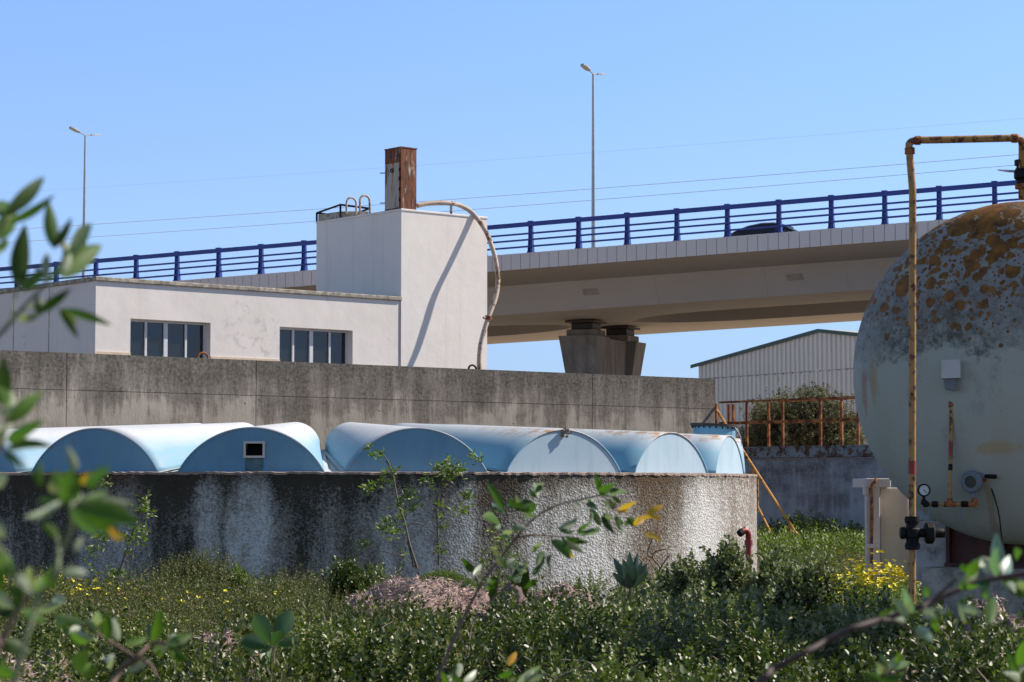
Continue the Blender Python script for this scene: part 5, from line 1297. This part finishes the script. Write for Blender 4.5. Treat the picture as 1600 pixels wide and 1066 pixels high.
# heaps of dried seagrass
hlab = ['large pinkish heap of dried litter at the foot of the round tank', 'low left shoulder of dried litter beside the large heap', 'dried litter heap right of the large one under the leaning branch', 'small humped litter heap with a dark hollow', 'flat pink litter heap nearest the silvery plaster', 'pink litter heap at the left edge of the picture', 'small pink litter heap just right of the left edge one', 'pale litter heap below the yellow flowers', 'small litter heap left of the broad leaved plant', 'tiny litter heap below the broad leaved plant', 'rough litter heap in front of the big tank', 'litter heap at the right edge beside the rough one', 'small litter heap low in the right foreground', 'tiny litter heap right of the small foreground one']
for i, (px, Y, rx, ry, hh) in enumerate(HEAPS):
    cx = (px - 800) / F * Y; gz0 = -1.62
    root = thing('litter_heap', Vector((cx, Y, gz0)), hlab[i], 'litter heap', 'heaps of dried pink plant litter')
    vs = []; na, nr = 40, 14
    ph = [rr.uniform(0, 6.28) for _ in range(6)]
    def hz_(u, a2):
        k = max(0, 1 - u * u) ** .6; return hh * k * (1 + .16 * math.sin(3 * a2 + ph[0]) * u + .10 * math.sin(7 * a2 + ph[1]) * u + .07 * math.sin(11 * u + ph[2]))
    for j in range(nr + 1):
        u = j / nr
        for k in range(na):
            a2 = 6.283 * k / na; vs.append((cx + rx * u * math.cos(a2), Y + ry * u * math.sin(a2), gz0 + hz_(u, a2) + rr.uniform(-.012, .012)))
    fs = [(j * na + k, j * na + (k + 1) % na, (j + 1) * na + (k + 1) % na, (j + 1) * na + k) for j in range(nr) for k in range(na)]
    MB().add(vs, fs).build('core', MT['heap'], root, 60)
    m_ = int(3600 * rx * ry / .5 * (hh + .2)) + 200; u = np.sqrt(rng.uniform(0, 1, m_)); a2 = rng.uniform(0, 6.283, m_)
    zz = np.array([hz_(a_, b2) for a_, b2 in zip(u, a2)]) + gz0 + rng.uniform(-.01, .03, m_)
    base = np.stack([cx + rx * u * np.cos(a2), Y + ry * u * np.sin(a2), zz], 1)
    dd = np.stack([rng.normal(0, 1, m_), rng.normal(0, 1, m_), rng.normal(.15, .5, m_)], 1)
    V = leaf_arrays(base, dd, rng.normal(0, 1, (m_, 3)), rng.uniform(.03, .09, m_), rng.uniform(.006, .016, m_)); np_mesh('litter', V, leaf_faces(m_), MT['straw'], root)
# ---- single plants
def pleaf(A, B, w, sag=.08, fold=.14, roll=0., nseg=9, curl=0., shape=None):
    """a proper leaf blade between A and B with a midrib fold; returns (verts, faces)"""
    A, B = Vector(A), Vector(B); d = B - A; L = d.length; dn = d.normalized()
    view = ((A + B) * .5).normalized(); s = dn.cross(view); s = s.normalized() if s.length > 1e-4 else Vector((1, 0, 0))
    u = s.cross(dn); s, u = s * math.cos(roll) + u * math.sin(roll), u * math.cos(roll) - s * math.sin(roll)
    vs = []; 
    for i in range(nseg + 1):
        t = i / nseg; wd = w * .5 * (math.sin(math.pi * min(1, t ** .8)) ** .8 if 0 < t < 1 else .02 if t == 0 else 0)
        if shape == 'spoon': wd = w * .5 * (max(0, math.sin(math.pi * t ** 1.6)) ** .7 if 0 < t < 1 else .04)
        c = A + d * t + s * (curl * L * math.sin(math.pi * t)) + u * (-sag * L * math.sin(math.pi * t) )
        rip = fold * wd
        vs += [c + s * wd + u * rip, c + s * wd * .5 + u * rip * .4, c, c - s * wd * .5 + u * rip * .4, c - s * wd + u * rip]
    fs = [(i * 5 + j, i * 5 + j + 1, (i + 1) * 5 + j + 1, (i + 1) * 5 + j) for i in range(nseg) for j in range(4)]
    return vs, fs
# green cushion plant behind the heap
def cushion(name, lab, cat_, px, Y, rx, hh, zc, mat, n, temp, sc_):
    c0 = P(px, 900, Y); root = thing(name, Vector((c0.x, Y, zc)), lab, cat_)
    u = np.sqrt(rng.uniform(0, 1, n)); a2 = rng.uniform(0, 6.283, n)
    pos = np.stack([c0.x + rx * u * np.cos(a2), Y + rx * .7 * u * np.sin(a2), zc + hh * (1 - u * u) ** .6 * rng.uniform(.6, 1.05, n)], 1)
    V, Fq = scatter(temp, pos, rng.uniform(.7, 1.3, n) * sc_, .6); np_mesh('foliage', V, Fq, MT[mat], root)
    MB().tube([Vector((c0.x, Y, -1.65)), Vector((c0.x, Y, zc + hh * .5))], .015, 6).build('stem', MT['bark'], root)
cushion('cushion_plant', 'bright yellow green cushion plant between the litter heap and the tank wall', 'plant', 690, 26.6, .48, .36, -1.36, 'leaf_moss', 2600, [sprig(16, .07, .022, .010, .03)], 1.0)
cushion('leafy_shrub', 'fine leaved shrub rising against the dark stained wall at the left', 'shrub', 310, 27.6, .45, .50, -1.45, 'leaf_fine', 500, fine, .9)
cushion('leafy_shrub', 'darker bushy plant right of the fine leaved shrub below the pale streaks', 'shrub', 372, 27.6, .24, .36, -1.42, 'leaf_weed', 170, weed, .8)
for (px_, Y_, rx_, hh_, zc_, n_l, lab_) in ((1136, 22.0, .22, .50, -1.22, 170, 'tall grey green saltbush left of the red standpipe'), (1215, 22.6, .24, .38, -1.20, 150, 'grey green saltbush in front of the stair handrail'),
        (1085, 22.6, .30, .28, -1.18, 170, 'low grey green saltbush before the white plastered part of the tank'), (1262, 21.0, .34, .40, -1.22, 230, 'grey green saltbush left of the yellow flowering clump'), (545, 25.6, .30, .30, -1.30, 150, 'dark shrub left of the big litter heap')):
    cushion('saltbush', lab_, 'shrub', px_, Y_, rx_, hh_, zc_, 'leaf_grey' if px_ > 600 else 'leaf_a', n_l, TB_, .85)
# broad leaved plants and rosette
def rosette(name, lab, px, py, Y, leaves, mat, w):
    c0 = P(px, py, Y); root = thing(name, Vector((c0.x, Y, -1.65)), lab, 'plant'); mb = MB()
    for (tx, ty, ww, dy) in leaves:
        v_, f_ = pleaf(c0 + Vector((0, dy * .3, 0)), P(tx, ty, Y + dy), ww * Y / F, .05, .25, rr.uniform(-.5, .5), shape=w); mb.add(v_, f_)
    mb.build('leaves', MT[mat], root, 60); MB().tube([c0, Vector((c0.x, Y, -1.66))], .02, 8).build('stem', MT['bark'], root)
rosette('rosette_plant', 'blue green rosette plant of thick upright leaves against the silvery plaster', 985, 918, 25.4,
        [(984, 861, 16, 0), (973, 872, 13, -.1), (997, 864, 12, .1), (958, 871, 14, -.05), (963, 878, 12, .1), (1012, 880, 14, .05), (1004, 876, 12, -.1), (957, 895, 13, -.15), (1013, 893, 14, -.15), (975, 890, 12, -.25), (992, 884, 14, -.2)], 'leaf_agave', None)
rosette('broad_leaf_plant', 'plant with two large rounded upright leaves in the left undergrowth', 425, 1010, 14.2,
        [(398, 960, 30, 0), (455, 953, 30, .1), (375, 1000, 26, -.1), (440, 985, 20, -.15), (470, 1000, 18, .1), (410, 1035, 22, -.2)], 'leaf_big', 'spoon')
# saplings against the tank wall: stems and tufts given by their place on the wall
def tuft_leaves(mb, c, n, L, w_, rnd, droop=.1):
    for k in range(n):
        d = Vector((rnd.gauss(0, 1), rnd.gauss(0, 1), rnd.uniform(-.5, 1.1))).normalized(); l = L * rnd.uniform(.6, 1.15)
        a_ = c + Vector((rnd.gauss(0, 1), rnd.gauss(0, 1), rnd.gauss(0, 1))) * L * .35
        v_, f_ = pleaf(a_, a_ + d * l, w_ * rnd.uniform(.7, 1.1), droop, .2, rnd.uniform(-1, 1), 4); mb.add(v_, f_)
def sapling(lab, Y, stems, tufts, mat='leaf_sap', L=.085, w_=.022, seed=1, nm='sapling'):
    rnd = random.Random(seed); root = thing(nm, P(*stems[0][0][:2], Y), lab, 'sapling'); mb = MB()
    for st in stems:
        pts = cat([P(a_, b_, Y + rnd.uniform(-.05, .05)) for a_, b_ in st[:-1]], 4); r0, r1 = st[-1]
        mb.tube(pts, [r0 + (r1 - r0) * i / (len(pts) - 1) for i in range(len(pts))], 6)
    mb.build('stems', MT['bark'], root, 60); mb = MB()
    for a_, b_, s, n in tufts:
        for _ in range(n): 
            c = P(a_ + rnd.gauss(0, s * .5), b_ + rnd.gauss(0, s * .45), Y + rnd.gauss(0, .08)); tuft_leaves(mb, c, 8, L, w_ * 1.1, rnd)
    mb.build('foliage', MT[mat], root, 60)
sapling('thin leaning sapling with sparse tufts left of the straighter one', 28.7,
        [[(652, 888), (640, 850), (632, 815), (622, 785), (612, 735), (600, 712), (588, 703), (.016, .005)], [(632, 815), (625, 785), (618, 772), (605, 770), (594, 776), (.008, .003)], [(646, 886), (640, 860), (636, 845), (.01, .006)],
         [(655, 890), (630, 870), (600, 862), (575, 858), (.007, .003)], [(612, 745), (605, 725), (.006, .003)]],
        [(585, 704, 12, 3), (592, 712, 9, 2), (613, 742, 12, 5), (590, 755, 12, 3), (575, 765, 14, 4), (606, 760, 10, 2), (612, 822, 20, 8), (608, 835, 14, 4), (628, 808, 12, 3), (570, 850, 12, 3), (632, 862, 8, 1), (604, 812, 10, 2)], seed=4)
sapling('straight thin sapling with a leafy head reaching over the tank rim', 28.4,
        [[(686, 884), (685, 850), (683, 810), (684, 780), (688, 765), (700, 757), (.014, .006)], [(683, 812), (670, 800), (655, 787), (645, 780), (.008, .003)], [(682, 836), (660, 820), (645, 817), (634, 822), (.007, .004)],
         [(688, 768), (697, 758), (710, 765), (720, 775), (.007, .003)]],
        [(692, 728, 14, 9), (705, 735, 16, 9), (718, 735, 10, 3), (642, 778, 14, 5), (652, 790, 10, 3), (672, 746, 10, 3), (728, 778, 14, 5), (724, 798, 10, 4), (740, 718, 12, 3), (688, 790, 8, 2), (681, 818, 8, 1), (697, 824, 5, 1), (690, 858, 8, 2), (697, 738, 18, 6), (628, 790, 10, 2)], seed=6)
sapling('dark leafy sapling on the stained wall behind the left branches', 28.6,
        [[(180, 935), (188, 890), (198, 860), (205, 840), (214, 800), (224, 780), (.016, .006)], [(198, 928), (205, 880), (210, 850), (.012, .005)], [(200, 850), (180, 830), (150, 850), (.006, .003)], [(190, 890), (170, 880), (150, 872), (.006, .003)]],
        [(226, 782, 10, 4), (222, 798, 12, 5), (230, 800, 8, 3), (222, 830, 12, 4), (205, 838, 16, 5), (218, 842, 14, 4), (160, 840, 14, 4), (150, 860, 14, 4), (145, 880, 12, 2), (185, 898, 14, 6), (175, 905, 12, 4), (163, 757, 6, 2), (198, 862, 10, 2)], seed=9)
sapling('small leafy stem growing before the wall behind the middle branch', 28.2, [[(768, 900), (770, 860), (772, 820), (.008, .003)], [(780, 900), (783, 870), (790, 850), (.006, .003)]],
        [(768, 860, 10, 4), (775, 845, 10, 2), (788, 862, 10, 4), (760, 875, 8, 2), (812, 880, 12, 4), (815, 900, 10, 3), (770, 830, 6, 1)], seed=12)
sapling('low upright leafy stem left of the red standpipe', 22.0, [[(1140, 900), (1142, 870), (1138, 838), (.008, .003)], [(1150, 900), (1152, 870), (.006, .003)]],
        [(1139, 842, 6, 3), (1143, 858, 9, 4), (1150, 868, 9, 4), (1136, 872, 9, 3), (1134, 862, 7, 2)], 'leaf_grey', .06, .025, 14)
# twisty bare plant
mb = MB(); Y = 25.8
for st in ([(1032, 905), (1030, 885), (1020, 872), (1024, 862), (1040, 858)], [(1031, 890), (1040, 875), (1046, 868)], [(1020, 872), (1012, 866), (1018, 845), (1026, 832)]):
    mb.tube(cat([P(a_, b_, Y) for a_, b_ in st], 4), .008, 6)
tag(mb.build('bare_twig', MT['bark'], None, 60), 'bare twisted brown twig standing before the brown stained plaster', 'twig')
# shrub behind the railing
bshr = thing('bush', P(1250, 800, 57.5), 'dusty olive bush with bare brown tips behind the orange railings', 'bush')
rnd = random.Random(31); mb = MB(); Yb_ = 57.5; root_p = P(1250, 760, Yb_); tips = []
for k in range(120):
    a2 = rnd.uniform(0, 6.28); u = rnd.random() ** .5
    tx = 1248 + 92 * u * math.cos(a2); hi = 604 + 60 * (abs(tx - 1258) / 90) ** 2 + rnd.uniform(-3, 14)
    ty = rnd.uniform(hi, hi + 85); tp = P(tx, ty, Yb_ + 1.1 * u * math.sin(a2)); m_ = root_p.lerp(tp, .5) + Vector((rnd.gauss(0, .1), rnd.gauss(0, .1), -.12))
    mb.tube([root_p, m_, tp], [.022, .012, .004], 5); tips.append((tp, ty - hi))
    for _ in range(3): e = tp + Vector((rnd.gauss(0, .16), rnd.gauss(0, .16), rnd.uniform(0, .22))); mb.tube([tp.lerp(m_, .2), e], [.006, .002], 4)
mb.build('branches', MT['bark'], bshr, 60)
cs = []
for tp, dh in tips:
    for _ in range(70 if dh > 18 else 22): cs.append((tp.x + rnd.gauss(0, .17), tp.y + rnd.gauss(0, .2), tp.z + rnd.gauss(-.04, .16)))
T5 = [sprig(14, .18, .085, .032, .06, -.1, 1.1) for _ in range(4)]
V, Fq = scatter(T5, np.array(cs), rng.uniform(.6, 1.1, len(cs)), .7); np_mesh('crown', V, Fq, MT['leaf_bush'], bshr)

# ---- near branches, out of focus
def branch(nm, lab, Y, stems, leaves, smat, ox=0, oy=0, sc_=1., grp='out of focus branches in the foreground', jit=.04, seed=2):
    """stems: lists of (x, y) and (r0 px, r1 px); leaves: (x0, y0, x1, y1, width, colour)"""
    rnd = random.Random(seed)
    def X(a_): return ox + a_ / sc_
    def Yy(b2): return oy + b2 / sc_
    s0 = stems[0][0]; root = thing(nm, P(X(s0[0]), Yy(s0[1]), Y), lab, 'branch', grp); mb = MB()
    for st in stems:
        pts = [(X(a_), Yy(b2)) for a_, b2 in st[:-1]]; r0, r1 = st[-1]
        pt = cat([P(a_, b2, Y * (1 + rnd.uniform(-.006, .006))) for a_, b2 in pts], 6)
        mb.tube(pt, [(r0 + (r1 - r0) * i / (len(pt) - 1)) / sc_ * Y / F for i in range(len(pt))], 8)
    mb.build('stem', MT[smat], root, 70)
    by = {}
    extra = []
    for (x0, y0, x1, y1, w, col) in leaves:
        for _ in range(2):
            if rnd.random() < .5:
                an = rnd.choice((-1, 1)) * rnd.uniform(.35, .95); f_ = rnd.uniform(.4, .8); dx, dy = x1 - x0, y1 - y0
                extra.append((x0 + rnd.gauss(0, 3 * sc_), y0 + rnd.gauss(0, 3 * sc_), x0 + f_ * (dx * math.cos(an) - dy * math.sin(an)), y0 + f_ * (dx * math.sin(an) + dy * math.cos(an)), w * rnd.uniform(.5, .85), rnd.choice((G, D, D, PA)) if col != YE else YE))
    for (x0, y0, x1, y1, w, col) in list(leaves) + extra:
        roll = rnd.uniform(-.7, .7); k = rnd.uniform(-.05, .05)
        v_, f_ = pleaf(P(X(x0), Yy(y0), Y * (1 + k * .3)), P(X(x1), Yy(y1), Y * (1 + k)), 1.15 * w / sc_ * Y / F / max(.6, math.cos(roll)), rnd.uniform(.03, .10), .25, roll, 9, rnd.uniform(-.05, .05))
        by.setdefault(col, MB()).add(v_, f_)
    for c_, m_ in by.items(): m_.build('foliage', MT['leaf_' + c_], root, 70)
G, D, PA, YE, TE = 'fg', 'fgd', 'fgp', 'fgy', 'fgt'
branch('leafy_branch', 'blurred leafy branch at the upper left against the sky', 2.3,
       [[(-40, 560), (0, 522), (30, 488), (72, 442), (97, 408), (100, 380), (4, 2)], [(18, 500), (24, 465), (29, 440), (2.2, 1.4)], [(40, 480), (60, 478), (84, 470), (98, 458), (2.5, 1.5)], [(-30, 400), (-5, 365), (10, 340), (3, 2)]],
       [(8, 335, 70, 276, 22, D), (12, 350, 86, 304, 13, G), (-8, 375, 24, 318, 26, G), (-20, 330, 16, 318, 22, G), (32, 450, 39, 349, 27, D), (86, 390, 76, 313, 20, G), (108, 398, 144, 351, 22, D), (94, 433, 160, 382, 32, G),
        (104, 396, 97, 372, 12, PA), (72, 440, 74, 394, 13, PA), (100, 425, 110, 395, 12, PA), (58, 490, 112, 450, 14, D), (96, 483, 176, 509, 12, G), (36, 502, 62, 490, 11, PA), (50, 482, 75, 472, 14, PA), (-10, 400, 10, 372, 14, G)], 'twig_green', seed=3)
branch('leafy_branch', 'blurred leafy twigs at the left edge before the grey wall', 2.2,
       [[(-30, 760), (0, 700), (8, 670), (10, 640), (3, 2)], [(-30, 640), (-10, 600), (0, 570), (3, 2)]],
       [(2, 630, 4, 556, 22, D), (-8, 600, 8, 640, 16, G), (8, 660, 66, 611, 22, G), (10, 685, 70, 656, 18, G), (8, 702, 84, 698, 13, D), (-10, 690, 18, 655, 18, PA), (-12, 760, 12, 740, 18, PA), (-10, 700, 6, 670, 16, 'fgy' if False else PA), (4, 650, 22, 634, 10, PA)], 'twig', seed=5)
branch('leafy_branch', 'strongly blurred leafy shoot with pale twisted leaves at the lower left', 2.0,
       [[(20, 1075), (40, 1000), (62, 938), (88, 895), (92, 868), (108, 835), (112, 800), (110, 775), (4.5, 3)], [(92, 868), (88, 840), (78, 822), (64, 812), (3, 2)], [(60, 940), (30, 900), (4, 860), (-20, 840), (4, 3)]],
       [(122, 735, 104, 696, 12, PA), (62, 762, 63, 720, 11, G), (104, 790, 112, 732, 32, G), (92, 770, 86, 735, 22, G), (132, 755, 174, 730, 16, G), (126, 756, 150, 738, 14, YE), (126, 783, 208, 788, 18, PA), (114, 795, 219, 818, 32, G), (140, 806, 192, 842, 16, G), (172, 824, 194, 842, 10, YE),
        (96, 783, 38, 808, 13, PA), (70, 815, 94, 845, 13, G), (98, 897, 138, 896, 13, PA), (76, 918, 90, 880, 16, G), (30, 898, 50, 930, 14, PA), (-12, 860, 22, 905, 26, G), (-16, 815, 10, 840, 18, PA), (-14, 880, 4, 930, 16, G), (118, 862, 128, 838, 10, PA), (110, 790, 120, 765, 16, PA)], 'twig_green', seed=7)
branch('leafy_branch', 'blurred leafy twig rising at the bottom left corner', 2.6,
       [[(-30, 1080), (0, 1010), (25, 960), (50, 925), (5, 3)], [(0, 1010), (-15, 950), (-5, 900), (4, 3)]],
       [(30, 955, 72, 972, 16, G), (20, 965, -10, 930, 20, D), (50, 925, 84, 900, 14, G), (50, 925, 48, 884, 15, PA), (8, 1000, 50, 1022, 17, D), (0, 1010, -20, 980, 18, G), (36, 945, 10, 918, 16, G), (-5, 905, 18, 872, 18, G), (-8, 930, 22, 950, 15, PA), (-14, 1040, 30, 1056, 18, G)], 'twig', seed=21)
branch('leafy_branch', 'blurred twigs with narrow leaves low at the left', 3.6,
       [[(170, 1078), (190, 1045), (212, 1028), (238, 1005), (262, 1006), (5, 2.5)], [(25, 1078), (30, 1030), (48, 985), (75, 945), (98, 930), (3.5, 2)], [(215, 1030), (175, 1005), (150, 990), (130, 975), (3, 2)], [(220, 1030), (235, 1040), (245, 1058), (3, 2)]],
       [(85, 964, 132, 976, 15, D), (110, 988, 152, 998, 13, PA), (168, 1002, 166, 956, 13, G), (150, 978, 154, 955, 14, PA), (185, 1002, 176, 965, 14, PA), (240, 1003, 250, 948, 15, G), (258, 1008, 302, 990, 15, G), (262, 1014, 296, 1034, 14, G), (60, 956, 102, 940, 12, PA), (82, 935, 104, 942, 16, PA), (115, 1045, 140, 1015, 22, D),
        (108, 998, 140, 1003, 14, G), (172, 1035, 176, 1022, 12, PA), (135, 968, 150, 990, 12, D), (195, 1008, 230, 996, 10, G), (240, 1020, 262, 1008, 14, PA), (200, 1050, 236, 1030, 10, PA), (130, 1060, 150, 1040, 14, D)], 'twig', seed=8)
branch('leafy_branch', 'long thin branch with yellowing leaf tips in front of the round tank', 6.0,
       [[(-70, 1100), (0, 915), (80, 735), (150, 600), (205, 515), (270, 430), (350, 325), (450, 222), (560, 160), (680, 132), (780, 110), (9, 4)], [(350, 328), (450, 314), (560, 322), (680, 330), (6, 3)], [(790, 110), (870, 190), (960, 205), (3, 2)], [(210, 515), (160, 500), (120, 545), (5, 3)]],
       [(290, 200, 200, 45, 36, G), (280, 210, 230, 90, 26, PA), (265, 250, 175, 222, 46, G), (440, 150, 295, 165, 40, G), (420, 190, 300, 130, 40, D), (380, 130, 345, 105, 24, PA), (455, 120, 438, 45, 26, PA), (375, 205, 472, 216, 18, PA), (330, 270, 402, 285, 32, PA), (280, 310, 335, 292, 28, PA),
        (560, 275, 668, 222, 28, PA), (770, 100, 865, 48, 30, G), (760, 95, 820, 60, 24, D), (825, 112, 918, 96, 30, G), (762, 70, 752, -5, 20, G), (815, 130, 850, 175, 28, G), (722, 178, 785, 262, 34, D), (785, 212, 852, 308, 30, D), (856, 218, 878, 302, 26, G), (880, 178, 966, 142, 24, YE),
        (1010, 225, 1103, 162, 32, YE), (990, 235, 1040, 225, 22, YE), (958, 262, 1002, 212, 34, YE), (915, 225, 965, 272, 34, G), (1012, 318, 1094, 350, 24, YE), (662, 312, 778, 272, 32, G), (596, 325, 725, 352, 26, D), (535, 338, 628, 440, 46, G), (606, 338, 692, 405, 34, PA), (600, 400, 650, 430, 24, YE),
        (528, 420, 512, 485, 20, G), (488, 398, 450, 508, 42, D), (242, 412, 243, 348, 28, PA), (286, 478, 352, 438, 36, PA), (282, 470, 254, 416, 34, PA), (326, 480, 408, 496, 28, PA), (124, 508, 68, 428, 36, G), (130, 520, 172, 462, 26, PA), (404, 475, 396, 640, 40, D), (430, 520, 470, 450, 30, G), (232, 520, 215, 650, 40, D), (110, 560, 58, 580, 24, D),
        (340, 545, 296, 520, 30, G), (205, 600, 240, 540, 30, G), (430, 398, 478, 348, 22, PA), (455, 540, 380, 590, 30, G), (330, 560, 430, 555, 24, D), (480, 60, 440, 100, 24, D), (700, 150, 745, 130, 20, PA), (640, 170, 655, 140, 18, D)], 'twig', 700, 740, 3.27, seed=11)
branch('leafy_branch', 'blurred leaf tips poking up at the bottom centre', 5.0,
       [[(690, 1085), (705, 1055), (715, 1042), (2, 1.2)], [(810, 1090), (822, 1066), (840, 1050), (2.5, 1.5)]],
       [(714, 1062, 716, 1036, 9, PA), (724, 1066, 745, 1046, 10, PA), (806, 1072, 845, 1040, 13, G), (822, 1064, 850, 1055, 11, PA), (700, 1068, 690, 1048, 9, G), (800, 1050, 778, 1058, 8, G), (795, 1040, 806, 1018, 10, YE)], 'twig_green', seed=13)
branch('leafy_branch', 'dark thick stem slanting up to the right with pale curled leaves', 3.4,
       [[(300, 860), (400, 765), (450, 722), (580, 655), (700, 590), (800, 542), (950, 495), (1120, 440), (1250, 380), (1400, 322), (1620, 285), (16, 13)], [(1130, 440), (1190, 400), (1240, 352), (1290, 310), (10, 6)], [(940, 498), (1000, 505), (1050, 530), (1110, 575), (8, 4)]],
       [(1062, 482, 985, 392, 34, TE), (1085, 470, 1042, 350, 34, TE), (942, 488, 1055, 508, 38, PA), (1130, 468, 1250, 462, 36, PA), (1295, 438, 1418, 482, 34, PA), (1312, 355, 1390, 270, 40, G), (1275, 360, 1340, 275, 30, PA), (1510, 290, 1470, 92, 58, TE), (1470, 300, 1480, 160, 40, TE), (1500, 292, 1535, 200, 50, TE), (1445, 292, 1438, 225, 22, PA),
        (1340, 300, 1392, 225, 46, G), (1330, 280, 1312, 240, 30, G), (1380, 250, 1420, 232, 40, PA), (1440, 520, 1462, 392, 52, G), (1400, 345, 1440, 400, 46, G), (1500, 318, 1600, 345, 44, G), (1540, 330, 1610, 400, 52, G), (1570, 360, 1620, 330, 40, PA), (1560, 210, 1590, 180, 40, G), (1160, 390, 1135, 345, 34, G), (1100, 540, 1180, 600, 44, TE), (1180, 470, 1200, 560, 30, G)], 'twig_dark', 1060, 800, 2.963, seed=15)
branch('leafy_branch', 'blurred light green sprig low in the right foreground', 4.2,
       [[(1370, 1085), (1385, 1050), (1400, 1030), (2.5, 1.5)], [(1590, 1090), (1592, 1050), (1588, 1020), (2.5, 1.5)]],
       [(1384, 1050, 1368, 1034, 12, PA), (1390, 1044, 1420, 1036, 12, G), (1398, 1034, 1404, 1018, 12, G), (1376, 1064, 1350, 1052, 13, G), (1380, 1066, 1412, 1056, 12, G), (1590, 1050, 1576, 1020, 13, G), (1590, 1040, 1600, 1000, 14, G), (1592, 1060, 1566, 1050, 12, PA), (1390, 1050, 1376, 1022, 10, G)], 'twig_green', seed=17)
# ------------------------------------------------------------------ lift everything so that the ground is near z = 0
for o in list(bpy.data.objects):
    if o.parent is None: o.location.z += EYE
